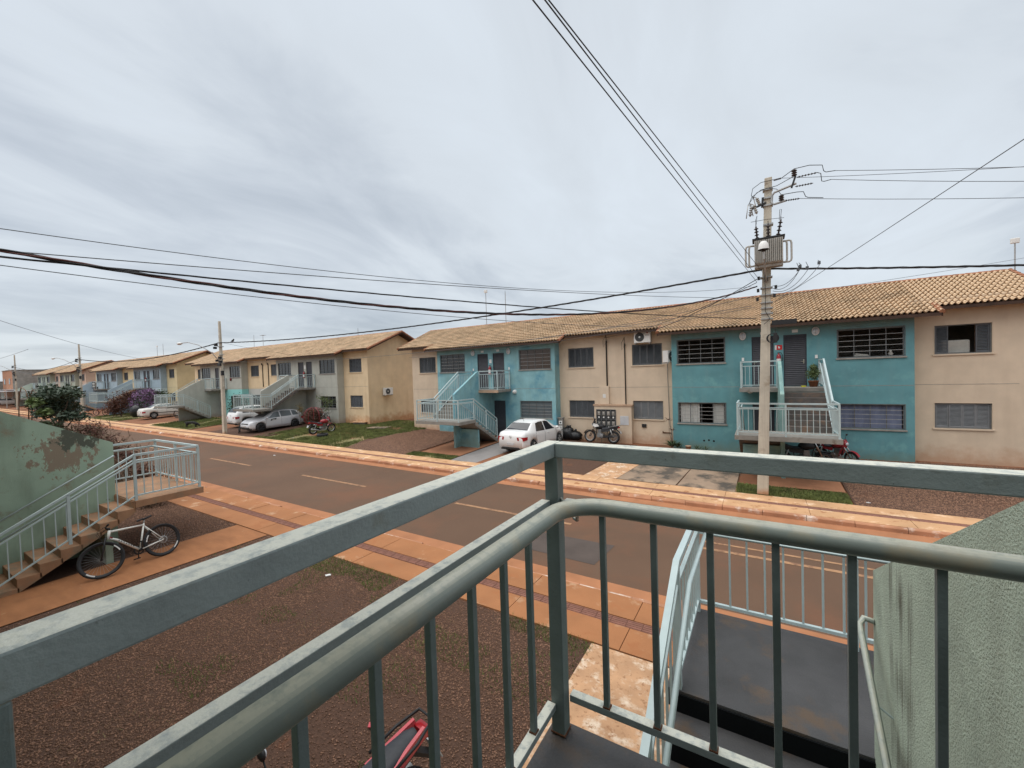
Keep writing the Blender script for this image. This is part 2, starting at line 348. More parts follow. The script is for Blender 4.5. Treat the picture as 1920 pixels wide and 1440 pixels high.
# ground sheet to the horizon, dropping below the road
mb = MB(); prof = [(-400, -.04), (-40, -.04), (7.0, -.04), (7.05, -.3), (13.4, -.3), (13.45, -.04), (14.85, -.04), (17, .077), (20.35, .26), (60, .26), (400, .26)]
k = len(prof)
mb.add([(x, y, S(x) + h) for x in XS for y, h in prof], [(i * k + j, (i + 1) * k + j, (i + 1) * k + j + 1, i * k + j + 1) for i in range(len(XS) - 1) for j in range(k - 1)])
mb.build('ground', m_earth, kind='structure')
RZ = -.12
strip('road', 7.1, 13.36, -420, 420, RZ, m_asph, 1, lambda x, y: S(x), kind='structure')
strip('gutter_dust', 7.24, 7.75, -420, 420, RZ + .004, m_gutter, 1, lambda x, y: S(x), kind='structure')
strip('gutter_dust', 12.8, 13.25, -420, 420, RZ + .004, m_gutter, 1, lambda x, y: S(x), kind='structure')
poly_px = [(-5.0, 8.35), (-3.1, 8.3), (-3.0, 9.45), (-5.1, 9.4)]
mb = MB(); mb.add([(x, y, S(x) + RZ + .005) for x, y in poly_px], [(0, 1, 2, 3)]); mb.build('road_patch', m_patch, kind='structure')
for i, x0 in enumerate([-107, -98.8, -90.6, -82.4, -74.1, -65.9, -57.7, -49.5, -41.3, -33.1, -24.9, -16.75, -8.45, -1.6, 6.4, 14.5]):
    ln = 4.0 if x0 != -1.6 else 5.2
    strip('road_marking', 10.19, 10.31, x0, x0 + ln, RZ + .006, m_line, 1, lambda x, y: S(x), kind='structure')
strip('road_marking', 10.62, 10.70, -1.2, 9, RZ + .006, m_line, 1, lambda x, y: S(x), kind='structure')
m_stone = mat('brown_gravel_stone', (.215, .118, .075), .9, .6, 22.)
m_grass = mat('grass_blade', (.135, .155, .045), .8, .5, 2.)
m_lgrass = mat('near_grass_blade', (.10, .155, .03), .8, .5, 3.)
m_dgrass = mat('dry_grass_blade', (.24, .19, .09), .85, .3, 3.)
def fast_mesh(name, V, F, m, smooth=False):
    me = bpy.data.meshes.new(name); V = np.asarray(V, np.float32); F = np.asarray(F, np.int32); n, k = F.shape
    me.vertices.add(len(V)); me.vertices.foreach_set('co', V.ravel()); me.loops.add(n * k); me.loops.foreach_set('vertex_index', F.ravel())
    me.polygons.add(n); me.polygons.foreach_set('loop_start', np.arange(0, n * k, k, dtype=np.int32)); me.polygons.foreach_set('loop_total', np.full(n, k, np.int32))
    if smooth: me.polygons.foreach_set('use_smooth', np.ones(n, bool))
    me.update(calc_edges=True); me.materials.append(m); return me
gzv = np.vectorize(gz)
def sample(n, x0, x1, y0, y1, keep=None):
    x = rng.uniform(x0, x1, n); y = rng.uniform(y0, y1, n)
    if keep is not None: q = keep(x, y); x, y = x[q], y[q]
    return x, y
def lumps(x, y, sc, seed):      # cheap smooth value noise 0..1
    r = np.random.default_rng(seed); g = r.uniform(0, 1, (256, 256)); u = x / sc + 60; v = y / sc + 60
    i = np.floor(u).astype(int); j = np.floor(v).astype(int); fu = u - i; fv = v - j; i %= 255; j %= 255
    fu = fu * fu * (3 - 2 * fu); fv = fv * fv * (3 - 2 * fv)
    return (g[i, j] * (1 - fu) + g[i + 1, j] * fu) * (1 - fv) + (g[i, j + 1] * (1 - fu) + g[i + 1, j + 1] * fu) * fv
def stones(name, n, x0, x1, y0, y1, r0, r1, dz=0., keep=None, m=None):
    x, y = sample(n, x0, x1, y0, y1, keep); k = len(x); z = gzv(x, y) + dz
    oct_ = np.array([(1, 0, 0), (0, 1, 0), (-1, 0, 0), (0, -1, 0), (0, 0, .75), (0, 0, -.75)])
    r = rng.uniform(r0, r1, (k, 1, 1)) * rng.uniform(.6, 1.3, (k, 6, 1)); a = rng.uniform(0, 6.28, k); c, s_ = np.cos(a)[:, None], np.sin(a)[:, None]
    px = oct_[None, :, 0] * c - oct_[None, :, 1] * s_; py = oct_[None, :, 0] * s_ + oct_[None, :, 1] * c; pz = np.broadcast_to(oct_[None, :, 2], px.shape)
    V = np.stack([px, py, pz], -1) * r + np.stack([x, y, z], -1)[:, None, :]
    F = np.array([(0, 1, 4), (1, 2, 4), (2, 3, 4), (3, 0, 4), (1, 0, 5), (2, 1, 5), (3, 2, 5), (0, 3, 5)])
    Fa = (F[None] + (np.arange(k) * 6)[:, None, None]).reshape(-1, 3)
    return obj(name, fast_mesh(name, V.reshape(-1, 3), Fa, m or m_stone), kind='stuff')
def blades(name, x, y, h0, h1, m, wd=.006, lean=.5, dz=0.):
    k = len(x); z = gzv(x, y) + dz; a = rng.uniform(0, 6.28, k); h = rng.uniform(h0, h1, k); l = rng.uniform(0, lean, k) * h; b = rng.uniform(0, 6.28, k)
    p0 = np.stack([x - np.cos(a) * wd, y - np.sin(a) * wd, z], -1); p1 = np.stack([x + np.cos(a) * wd, y + np.sin(a) * wd, z], -1)
    p2 = np.stack([x + np.cos(b) * l, y + np.sin(b) * l, z + h], -1)
    V = np.stack([p0, p1, p2], 1).reshape(-1, 3)
    return obj(name, fast_mesh(name, V, np.arange(3 * k).reshape(-1, 3), m), kind='stuff')

# ---- pavements: loose concrete slabs on a bed, a tactile strip down the middle, kerb stones
def pavement(y0, y1, ya, yb, x_from, x_to, step, nm_slab, kz, drop, x_lo=-110, skip=()):
    bed = strip('pavement', y0, y1, -420, 420, -.012, nm_slab, 1, (lambda x, y: S(x)), kind='structure')
    x = x_from; i = 0
    while x > x_lo:
        xx0 = x - step + .012
        for (a, b) in ((y0, ya - .008), (yb + .008, y1)):
            mb = MB(); t = random.uniform(-.004, .004); t2 = random.uniform(-.004, .004)
            q = [(xx0, a), (x, a), (x, b), (xx0, b)]
            mb.add([(px, py, S(px) - .06) for px, py in q] + [(px, py, S(px) + .014 + t + (t2 if j > 1 else 0)) for j, (px, py) in enumerate(q)],
                   [(4, 5, 6, 7), (0, 1, 5, 4), (1, 2, 6, 5), (2, 3, 7, 6), (3, 0, 4, 7)])
            mb.build('paving_slab', nm_slab, bed)
        x -= step; i += 1
    return bed
near_pave = pavement(5.72, 7.16, 6.30, 6.52, 6.0, 0, 1.95, m_slabn, 0, 0, x_lo=-60)
far_pave = pavement(13.36, 14.85, 13.98, 14.20, 9.5, 0, 2.1, m_slab, 0, 0, x_lo=-75)
# tactile tiles
def tact_mesh(n=4):
    mb = MB(); mb.box(-.122, .122, -.1, .1, -.03, .010)
    for i in range(n): yy = -.075 + .05 * i; mb.box(-.115, .115, yy - .011, yy + .011, .010, .016)
    return mb.mesh('tactile_tile', m_tact)
tm = tact_mesh()
for i in range(150):
    x = 2.0 - .25 * i; obj('tactile_tile', tm, near_pave, (x, 6.41, S(x)))
tmf = MB().box(-.122, .122, -.1, .1, -.03, .011).mesh('tactile_tile', m_tact)
for i in range(200):
    x = 9.0 - .25 * i; obj('tactile_tile', tmf, far_pave, (x, 14.09, S(x)))
strip('tactile_strip', 13.99, 14.19, -110, -41, .012, m_tact, 1, lambda x, y: S(x), kind='structure')
# kerbs
def kerb(y0, y1, xa, xb, top):
    k = strip('kerb', y0 + .01, y1 - .01, -420, 420, RZ + .03, m_kerb, 1, lambda x, y: S(x), kind='structure')
    x = xb
    while x > xa:
        mb = MB(); x0 = x - .99; h = top + random.uniform(-.012, .008); e = .03
        if random.random() < .16: e = random.uniform(.05, .09)
        flip = y0 > 10
        prof = [(y0, RZ - .05), (y1, RZ - .05), (y1, h), (y0 + e, h), (y0, h - e)] if flip else [(y0, RZ - .05), (y1, RZ - .05), (y1, h - e), (y1 - e, h), (y0, h)]
        mb.prism([(a, b + S(x)) for a, b in prof], 'x', x0, x); mb.build('kerb_stone', m_kerb, k, bevel=.008); x -= 1.0
    return k
kerb(7.13, 7.25, -60, 4, .012); kerb(13.24, 13.37, -62, 10, .012)

# ---- yard patches, near side
strip('yard_gravel_bed', .2, 5.72, -10.96, -2.2, -.012, m_gravbed, 2, kind='structure')
strip('yard_gravel_bed', .2, 5.72, -60, -12.5, -.012, m_gravbed, 2, kind='structure')
strip('path', -.2, 5.70, -12.5, -10.96, .004, m_pathred, 2, kind='structure')
strip('path', -.2, 5.70, -2.2, -.2, .004, m_path, 2, kind='structure')
strip('path', -.2, 5.70, -.2, 6, .004, m_pathred, 2, kind='structure')
stones('gravel', 100000, -10.9, -2.12, .3, 5.72, .006, .0165, -.008, lambda x, y: (lumps(x, y, 1.1, 5) + rng.uniform(-.25, .25, len(x)) > .23) & ~((x > -2.22 - .06 * np.sin(y * 5)) & (y < 4.9)))
stones('gravel', 16000, -18, -12.45, 3.5, 5.72, .008, .02, -.006)
gx, gy = sample(90000, -10.9, -2.15, .3, 5.74, lambda x, y: (((lumps(x, y, .55, 11) > .74) & (y > 2.2) & (rng.uniform(0, 1, len(x)) < .30)) | ((x < -6.2) & (x > -8.6) & (y > 5.05 + .25 * lumps(x, y, .4, 3)) & (rng.uniform(0, 1, len(x)) < .9)) | ((x > -3.6) & (y > 5.4)) | ((x > -4.6) & (x < -3.4) & (y > 4.3) & (y < 4.9) & (rng.uniform(0, 1, len(x)) < .5))))
blades('grass_tufts', gx, gy, .025, .07, m_lgrass, .0045, .9, -.008)
gx, gy = sample(26000, -10.9, -2.15, .3, 5.7, lambda x, y: (lumps(x, y, .5, 21) > .70) & (rng.uniform(0, 1, len(x)) < .25))
blades('dry_grass', gx, gy, .02, .055, m_dgrass, .004, 1.6, -.006)

# ---- yard patches, far side
for nm, pts, dz, m in [
    ('gravel_bed', [(-7.4, 14.87), (-5.9, 14.87), (-5.2, 20.4), (-9.5, 20.4)], .004, m_gravbed),
    ('yard_slab', [(-5.88, 14.87), (-4.62, 14.87), (-4.0, 18.9), (-5.3, 18.9)], .008, m_path),
    ('yard_slab', [(-4.6, 14.9), (-2.55, 14.9), (-2.2, 18.9), (-3.98, 18.9)], .009, m_oldconc),
    ('yard_slab', [(-2.5, 14.9), (-.75, 14.87), (-.65, 19.4), (-2.15, 19.4)], .010, m_oldconc),
    ('yard_slab', [(.05, 15.85), (2.2, 15.95), (2.2, 20.0), (-.6, 20.0)], .012, m_redslab),
    ('gravel_bed', [(2.25, 14.87), (12, 14.87), (12, 20.9), (2.25, 20.4)], .004, m_gravbed),
    ('lawn', [(-.74, 14.87), (2.2, 14.87), (2.2, 15.8), (-.74, 15.8)], .004, m_lawn),
    ('driveway', [(-12.45, 14.87), (-11.0, 14.87), (-10.4, 19.5), (-12.2, 19.5)], .010, m_greyramp),
    ('yard_slab', [(-15.0, 15.6), (-12.5, 15.6), (-12.3, 19.9), (-14.6, 19.9)], .012, m_redslab),
    ('lawn', [(-15.4, 14.87), (-12.5, 14.87), (-12.5, 15.5), (-15.4, 15.5)], .006, m_lawn),
    ('gravel_bed', [(-20.0, 14.87), (-15.4, 14.87), (-15.1, 20.3), (-20.2, 20.9), (-21.2, 17.6)], .005, m_gravbed),
    ('gravel_bed', [(-11.0, 14.87), (-7.4, 14.87), (-9.5, 20.4), (-10.4, 20.4)], .006, m_earth),
    ('lawn', [(-29.0, 14.87), (-20.0, 14.87), (-21.2, 17.6), (-20.2, 20.9), (-20.8, 24), (-30, 24)], .004, m_lawn),
    ('gravel_bed', [(-36.5, 14.87), (-29.2, 14.87), (-29.6, 20.4), (-36.5, 20.4)], .005, m_gravbed),
    ('lawn', [(-47.5, 14.87), (-40, 14.87), (-40, 19.5), (-47.5, 19.5)], .005, m_lawn),
    ('yard_slab', [(-49.0, 14.87), (-47.6, 14.87), (-45.5, 19.8), (-47.2, 19.8)], .012, m_slab),
    ('lawn', [(-66, 14.87), (-56.5, 14.87), (-56.5, 19.5), (-66, 19.5)], .005, m_lawn)]:
    poly_patch(nm, pts, dz, m, kind='structure')
# far gravel and lawn blades
stones('gravel', 26000, 2.3, 8.4, 14.9, 20.6, .012, .03, .0)
stones('gravel', 30000, -23, -15.2, 14.9, 20.6, .014, .036, .0, lambda x, y: x > -20.3)
def farlawn(n, x0, x1, y0, y1, h0, h1, seed, th=.35):
    gx, gy = sample(n, x0, x1, y0, y1, lambda x, y: lumps(x, y, 1.0, seed) > th + rng.uniform(-.15, .15, len(x)))
    return blades('lawn_grass', gx, gy, h0, h1, m_grass, .02, .7)
farlawn(9000, -.7, 2.2, 14.9, 15.8, .03, .09, 31, .25); farlawn(6000, -15.4, -12.5, 14.9, 15.5, .03, .09, 32, .25)
gx, gy = sample(60000, -30, -19, 14.9, 24, lambda x, y: (x < -20.3 - .5 * np.sin((y - 14.87) * .8) + .3 * lumps(x, y, .4, 2)) & (lumps(x, y, 1.2, 33) > .25 + rng.uniform(-.15, .15, len(x))))
blades('lawn_grass', gx, gy, .04, .11, m_grass, .022, .7)
farlawn(16000, -47.5, -40, 15, 19.5, .05, .13, 34, .3); farlawn(12000, -66, -56.5, 15, 19.5, .05, .12, 35, .4)
# small litter on the ground
for x, y, c in [(2.6, 15.2, m_white), (-26.5, 15.7, m_white), (-7.6, 5.1, m_white), (-4.55, 1.5, m_paper), (-22.4, 12.2, m_paper), (-3.9, 3.1, m_pinkred)]:
    mb = MB(); mb.box(-.05, .05, -.035, .035, 0, .012); o = mb.build('litter', c, None, loc=(x, y, (gz(x, y) if not 7.2 < y < 13.3 else S(x) + RZ) + .006)); o.rotation_euler = (0, .1, random.uniform(0, 3))
    tag(o, {2.6: 'white scrap of litter on gravel right of the concrete pole', -26.5: 'white scrap of litter on lawn edge near the red motorcycle', -7.6: 'white scrap of litter on the front yard gravel by the grass patch', -4.55: 'pale paper scrap on gravel below the handrail', -22.4: 'pale scrap lying on the road beside the far kerb', -3.9: 'small red and white wrapper lying on the front yard gravel'}[x], 'litter')
# ------------------------------------------------------------------ staircases (shared by every house)
D0, D1, D2 = 5.88, 7.16, 7.28; D3 = 8.62
def rail_run(parent, frame_mb, A, B, inner, bal_me, post_at=(True, True), tubes=None, hh=1.08, sp=.16, full=True):
    """one straight run of railing between floor points A and B; inner = unit vector to the side people walk on"""
    A = Vector(A); B = Vector(B); U = Vector((0, 0, 1)); inn = Vector(inner)
    frame_mb.vbar(A + U * (hh - .025), B + U * (hh - .025), .05, .05)
    MB().vbar(A + U * (hh - .20), B + U * (hh - .20), .035, .03).build('middle_rail', MATS_RAIL, parent)
    MB().vbar(A + U * .115, B + U * .115, .035, .03).build('bottom_rail', MATS_RAIL, parent)
    for f, p in zip(post_at, (A, B)):
        if f: MB().box(-.025, .025, -.025, .025, -.02, hh - .05).build('post', MATS_RAIL, parent, loc=p)
    d = B - A; L = Vector((d.x, d.y)).length; n = max(1, round(L / sp))
    for i in range(1, n):
        p = A + d * (i / n); obj('baluster', bal_me, parent, p)
    if tubes is not None: tubes.append((A + inn * .10 + U * (hh - .17), B + inn * .10 + U * (hh - .17)))
def staircase(loc, rz, s, fl, mcol, label, group, mrail, mspine, mstep, mland, mrise, own=False, far=False, medge=None, n_low=8, frontv=4.9):
    """s=+1: offsets grow along local +x. Local -y points from the facade to the street."""
    global MATS_RAIL
    MATS_RAIL = mrail
    T = thing('staircase', label, 'staircase', loc, rz, group)
    X = lambda d: s * d
    ml = fl / 2; v0, v1, v2 = 1.43, 3.6, frontv; riser = ml / n_low; tread = (v1 - 1.5) / (n_low - 1)
    def bx(mb, d0, d1, va, vb, w0, w1): return mb.box(X(d0), X(d1), -va, -vb, w0, w1)
    # upper landing (balcony) and mid landing
    b = MB(); bx(b, D0 - .03, D3 + .03, .0, v0, fl - .15, fl - .004); b.build('balcony_slab', mland, T)
    e = MB(); bx(e, D0 - .036, D2, v0 - .05, v0 + .006, fl - .16, fl - .02); e.build('slab_edge', medge or mland, T)
    b = MB(); bx(b, D0 - .06, D3 + .06, v1, v2 + .05, ml - .15, ml); b.build('landing', mland, T)
    # lower flight: individual steps on a sloping soffit
    for i in range(1, n_low):
        va = 1.5 + tread * (i - 1); b = MB(); w1 = riser * i
        zb = max(-.1, w1 - riser - .16)
        b.add([(X(D0), -va, w1), (X(D1), -va, w1), (X(D1), -va - tread - .02, w1), (X(D0), -va - tread - .02, w1),
               (X(D0), -va, max(-.1, w1 - riser - .10)), (X(D1), -va, max(-.1, w1 - riser - .10)), (X(D1), -va - tread - .02, max(-.1, w1 - .10)), (X(D0), -va - tread - .02, max(-.1, w1 - .10))],
              [(0, 1, 2, 3), (4, 7, 6, 5), (0, 4, 5, 1), (1, 5, 6, 2), (2, 6, 7, 3), (3, 7, 4, 0)])
        st = b.build('step', mstep, T)
        r = MB(); bx(r, D0 + .02, D1 - .0, va - .004, va + .02, w1 - riser - .006, w1 - .004); r.build('riser', mrise, st)
    r = MB(); bx(r, D0 - .02, D1 - .0, v1 - .016, v1 - .002, ml - riser - .006, ml - .022); r.build('riser', mrise, T)
    # upper flight
    for i in range(1, n_low):
        va = v1 - tread * (i - 1) ; w1 = ml + riser * i; b = MB()
        b.add([(X(D2), -va, w1), (X(D3), -va, w1), (X(D3), -va + tread + .02, w1), (X(D2), -va + tread + .02, w1),
               (X(D2), -va, w1 - riser - .10), (X(D3), -va, w1 - riser - .10), (X(D3), -va + tread + .02, w1 - .10), (X(D2), -va + tread + .02, w1 - .10)],
              [(0, 1, 2, 3), (4, 7, 6, 5), (0, 4, 5, 1), (1, 5, 6, 2), (2, 6, 7, 3), (3, 7, 4, 0)])
        st = b.build('step', mstep, T)
        r = MB(); bx(r, D2 + .0, D3 - .02, va - .02, va + .004, w1 - riser + .006, w1 - .012); r.build('riser', mrise, st)
    # spine wall between the flights
    b = MB(); poly = [(-.02, -.3), (-v1 - .02, -.3), (-v1 - .02, ml + 1.28), (-1.55, fl + 1.02), (-1.40, fl + 1.05), (-1.40, fl - .16), (-.02, fl - .16)]
    b.prism([(y, z) for y, z in poly], 'x', X(D1), X(D2)); sp_ = b.build('spine_wall', mspine, T)
    b = MB(); bx(b, D0 + .12, D1 - .002, 3.1, 3.22, -.3, ml - riser * 3.3)
    if not far: b.build('support_wall', mspine, T)
    # railings
    bal_h = .88 - .115; bal = MB().box(-.009, .009, -.009, .009, .125, .87).mesh('baluster', mrail)
    fr = MB(); tubes = []
    frame_obj = obj('railing', bpy.data.meshes.new('railing'), T)
    P = lambda d, v, w: (X(d), -v, w)
    inn = (s, 0, 0); inx = (-s, 0, 0); iny = (0, 1, 0)
    do, di, vf = D0 + .03, D3 - .02, v2 - .0
    if not own:
        rail_run(frame_obj, fr, P(do, .06, fl), P(do, v0 - .06, fl), inn, bal, (True, True), None)
        rail_run(frame_obj, fr, P(do, v0 - .06, fl), P(D1 - .02, v0 - .06, fl), iny, bal, (False, True), None)
    # lower flight outer rail, landing, front, upper flight rail
    rail_run(frame_obj, fr, P(do, 1.55, riser), P(do, v1 + .04, ml), inn, bal, (True, True), tubes)
    mid = MB().box(-.025, .025, -.025, .025, -.02, 1.03).build('post', mrail, frame_obj, loc=P(do, 2.55, (riser + ml) / 2))
    rail_run(frame_obj, fr, P(do, v1 + .04, ml), P(do, vf, ml), inn, bal, (False, True), tubes)
    rail_run(frame_obj, fr, P(do, vf, ml), P(di, vf, ml), iny, bal, (False, True), tubes)
    MB().box(-.025, .025, -.025, .025, -.02, 1.03).build('post', mrail, frame_obj, loc=P((do + di) / 2, vf, ml))
    rail_run(frame_obj, fr, P(di, vf, ml), P(di, v1, ml), inx, bal, (False, True), tubes)
    rail_run(frame_obj, fr, P(di, v1, ml), P(di, 1.45, fl), inx, bal, (False, True), tubes)
    rail_run(frame_obj, fr, P(di, 1.45, fl), P(di, .06, fl), inx, bal, (False, True), None)
    me = fr.mesh('railing', mrail); frame_obj.data = me
    # handrail tube follows the runs on the inside, and one on the spine wall
    hp = [tubes[0][0]]
    for a, b2 in tubes:
        hp.append(b2 * .97 + a * .03); 
    hp = [tubes[0][0], tubes[0][1], tubes[1][1] + Vector((0, .10, 0)), tubes[2][0] + Vector((s * .10, 0, 0)), tubes[2][1] - Vector((s * .10, 0, 0)), tubes[3][0] + Vector((0, .10, 0)), tubes[3][1], tubes[4][1]]
    hr = MB(); hr.tube(hp, .019, 8); hr.build('handrail', mrail, frame_obj, smooth=True)
    if own or not far:
        c = D1 - .085
        hw = [P(D1, v1 - .02 + .0, ml + .95), P(c + .03, v1 - .0, ml + .95), P(c, v1 - .06, ml + .93), P(c, 1.5, ml + .93 - (v1 - 1.56) * riser / tread)]
        h = MB(); h.tube(hw, .019, 8); hh_ = h.build('handrail', m_tube if own else mrail, sp_, smooth=True)
        for v in (3.15, 2.2): w_ = ml + .93 - (v1 - .06 - v) * riser / tread - .03; MB().tube([P(c, v, w_), P(D1, v, w_ - .06)], .006, 6).build('bracket', mrail, sp_)
    return T

# ------------------------------------------------------------------ the house the photograph is taken from: stairs, railing, walls
OCX = -6.53; FL = 2.75
own = staircase((OCX, -.06, 0), math.pi, -1, FL, None, 'nearest staircase with charcoal landing and mint spine wall below the balcony', 'staircases along the street', m_rail, m_spine, m_landing, m_landing, m_riser, own=True, medge=m_slabedge)
nb = staircase((OCX, -.06, 0), math.pi, 1, FL, None, 'dusty brown staircase beside peeling mint wall with a white bicycle leaning on it', 'staircases along the street', m_rail, m_spineold, m_stepred, m_stepred, m_stepred, own=False, medge=m_slabedge)
# balcony floor patch the camera stands on is part of own staircase; railing in front of the camera
br = thing('balcony_railing', 'large weathered grey green balcony railing nearest the camera', 'railing', (-.63, 1.32, FL))
o = Vector((-.63, 1.32, FL))
def fg(name, m, f, bevel=.003, smooth=False):
    mb = MB(); f(mb); return obj(name, MB().add([tuple(Vector(v) - o) for v in mb.v], mb.f).mesh(name, m, smooth), br, None, bevel)
fg('top_rail', m_railtop, lambda b: b.box(-.675, -.62, .03, 1.355, 3.75, 3.80), .004)
fg('top_rail', m_railtop, lambda b: b.box(-.6195, 2.0, 1.30, 1.355, 3.75, 3.80), .004)
fg('middle_rail', m_railtop, lambda b: b.box(-.675, -.642, .03, 1.30, 3.567, 3.597), .002)
fg('middle_rail', m_railtop, lambda b: b.box(-.60, 2.0, 1.317, 1.35, 3.567, 3.597), .002)
fg('bottom_rail', m_railtop, lambda b: b.box(-.675, -.642, .03, 1.30, 2.838, 2.862), .002)
fg('bottom_rail', m_railtop, lambda b: b.box(-.60, 2.0, 1.325, 1.358, 2.868, 2.893), .002)
fg('post', m_railfg, lambda b: b.box(-.662, -.612, 1.301, 1.351, 2.75, 3.75), .003)
fg('post', m_railfg, lambda b: b.box(-.675, -.622, .03, .08, 2.75, 3.7499), .003)
bal = MB().box(-.0095, .0095, -.0095, .0095, 0, .71).mesh('baluster', m_railfg)
for y in (1.16, 1.007, .85, .69, .533, .378, .222): obj('baluster', bal, br, Vector((-.657, y, 2.8615)) - o, .0015)
for x in (-.466, -.298, -.135, .03, .195, .36, .525, .69, .855): obj('baluster', MB().box(-.0095, .0095, -.0095, .0095, 0, .68).mesh('baluster', m_railfg), br, Vector((x, 1.338, 2.8925)) - o, .0015)
HX, HY, HZ = -.522, 1.19, 3.636
pts = [(HX, -.02, HZ), (HX, HY - .14, HZ)] + [(HX + .13 - .13 * math.cos(a), HY - .13 + .13 * math.sin(a), HZ) for a in [math.pi / 2 * i / 8 for i in range(1, 8)]] + [(HX + .14, HY, HZ), (2.0, HY, HZ)]
fg('handrail', m_tube, lambda b: b.tube(pts, .0255, 24), 0, True)
fg('bracket', m_railfg, lambda b: b.tube([(-.612, 1.325, 3.60), (-.53, 1.25, 3.565), (-.515, 1.235, 3.567), (-.50, 1.20, 3.595), (-.495, 1.165, 3.615)], .0055, 8), 0, True)
fg('bracket', m_railfg, lambda b: b.tube([(-.622, .055, 3.58), (-.53, .055, 3.567), (-.522, .055, 3.60)], .0055, 8), 0, True)
for (x, y, z) in [(-.465, 1.338, 2.894), (-.298, 1.338, 2.894), (-.135, 1.338, 2.894), (-.657, 1.16, 2.863), (-.657, 1.007, 2.863), (-.637, 1.326, 2.752)]:
    r = .028 if z < 2.8 else .0125
    fg('weld_rust', m_rust, lambda b: b.box(x - r, x + r, y - r, y + r, z - .001, z + .004), 0)
# walls and eaves of this house, behind and beside the camera
hw_ = thing('apartment_house', 'mint rendered house with the balcony the photo is taken from', 'house', (OCX, -.06, 0))
b = MB(); b.box(-14.25, 14.25, -5.2, -.62, -.2, 5.35); b.box(-11.42, -3.02, -.62, 0, -.2, 5.35); b.box(3.02, 11.42, -.62, 0, -.2, 5.35); b.build('wall', m_ggreen, hw_)
b = MB(); b.prism([(-3.0, 6.9), (.33, 5.47), (.33, 5.39), (-3.0, 6.8)], 'x', -15, 15)
b.prism([(-3.0, 6.9), (-6.2, 5.5), (-6.2, 5.42), (-3.0, 6.8)], 'x', -15, 15); b.build('roof', m_tile, hw_)
for d in (6.28, 7.42): MB().box(d, d + .8, -.0, .02, 2.75, 4.85).build('door', m_door, hw_)
# ------------------------------------------------------------------ the rows of houses across the road
YF = 20.5; TH = .43; RV, RW = -3.5, 7.08; CT = math.cos(math.atan(TH)); ST = math.sin(math.atan(TH))
WT, EXPO = .16, .315
def tile_geo(seg):
    if seg == 6: prof = [(0, .014), (.028, .0), (.058, .002), (.082, .044), (.106, .064), (.136, .050), (.16, .014)]
    else: prof = [(0, .012), (.058, .0), (.110, .062), (.16, .012)]
    n = len(prof); vs = []
    for a, h in prof: vs.append((a, -.03, h + .058))
    for a, h in prof: vs.append((a, .34, h + .004))
    for a, h in prof: vs.append((a, .035, h + .0))
    fs = [(i, i + 1, n + i + 1, n + i) for i in range(n - 1)] + [(2 * n + i, 2 * n + i + 1, i + 1, i) for i in range(n - 1)]
    return vs, fs
TV6 = tile_geo(6); TV3 = tile_geo(3)
def slope_pt(d, b, n, front=True):     # b measured up the slope from the lowest eave (v = .55)
    v = .55 - b * CT + n * ST; w_ = RW - TH * (.55 - RV) + b * ST + n * CT
    return (d, -v, w_)
def tiles_for(parent, T, cells, seg, single_from):
    tv, tf = TV6 if seg == 6 else TV3
    rot = Matrix.Rotation(math.atan(TH), 4, 'X'); me = bpy.data.meshes.new('roof_tile'); me.from_pydata(tv, [], tf); me.materials.append(m_tile)
    V = []; F = []; base = np.array(tv); nf = len(tv); cnt = 0
    for (d, b, sd) in cells:
        n = random.uniform(-.004, .006)
        if single_from is not None and d >= single_from and sd == 1 and cnt < 300:
            o = obj('roof_tile', me, parent, slope_pt(d, b, n)); o.rotation_euler = (math.atan(TH), random.uniform(-.02, .02), random.uniform(-.012, .012)); cnt += 1
        else:
            a = base[:, 0] + d; bb = b + base[:, 1]; nn_ = base[:, 2] + n
            v = .55 - bb * CT + nn_ * ST; w_ = RW - TH * (.55 - RV) + bb * ST + nn_ * CT
            if sd == 1: V.append(np.stack([a, -v, w_], 1))
            else: V.append(np.stack([2 * d + WT - a, -(2 * RV - v), w_], 1))
    V = np.concatenate(V); k = len(V) // nf
    F = [tuple(i + nf * j for i in f) for j in range(k) for f in tf]
    return obj('roof_tile_field', fast_mesh('roof_tile_field', V, np.array(F), m_tile), parent, kind='stuff')
def wall_sheet(u0, u1, y, w0, w1, ops, depth=.12):
    """front wall at local y with real openings and reveals (u0<u1)"""
    mb = MB(); us = sorted({u0, u1, *[a for o_ in ops for a in o_[:2]]}); ws = sorted({w0, w1, *[a for o_ in ops for a in o_[2:4]]})
    for i in range(len(us) - 1):
        for j in range(len(ws) - 1):
            cu = (us[i] + us[i + 1]) / 2; cw = (ws[j] + ws[j + 1]) / 2
            if any(o_[0] < cu < o_[1] and o_[2] < cw < o_[3] for o_ in ops): continue
            mb.add([(us[i], y, ws[j]), (us[i + 1], y, ws[j]), (us[i + 1], y, ws[j + 1]), (us[i], y, ws[j + 1])], [(0, 1, 2, 3)])
    for a, b, c, d in [o_[:4] for o_ in ops]:
        for q in ([(a, c), (a, d)], [(b, d), (b, c)], [(a, d), (b, d)], [(b, c), (a, c)]):
            (p, r), (p2, r2) = q; mb.add([(p, y, r), (p2, y, r2), (p2, y + depth, r2), (p, y + depth, r)], [(0, 1, 2, 3)])
    return mb
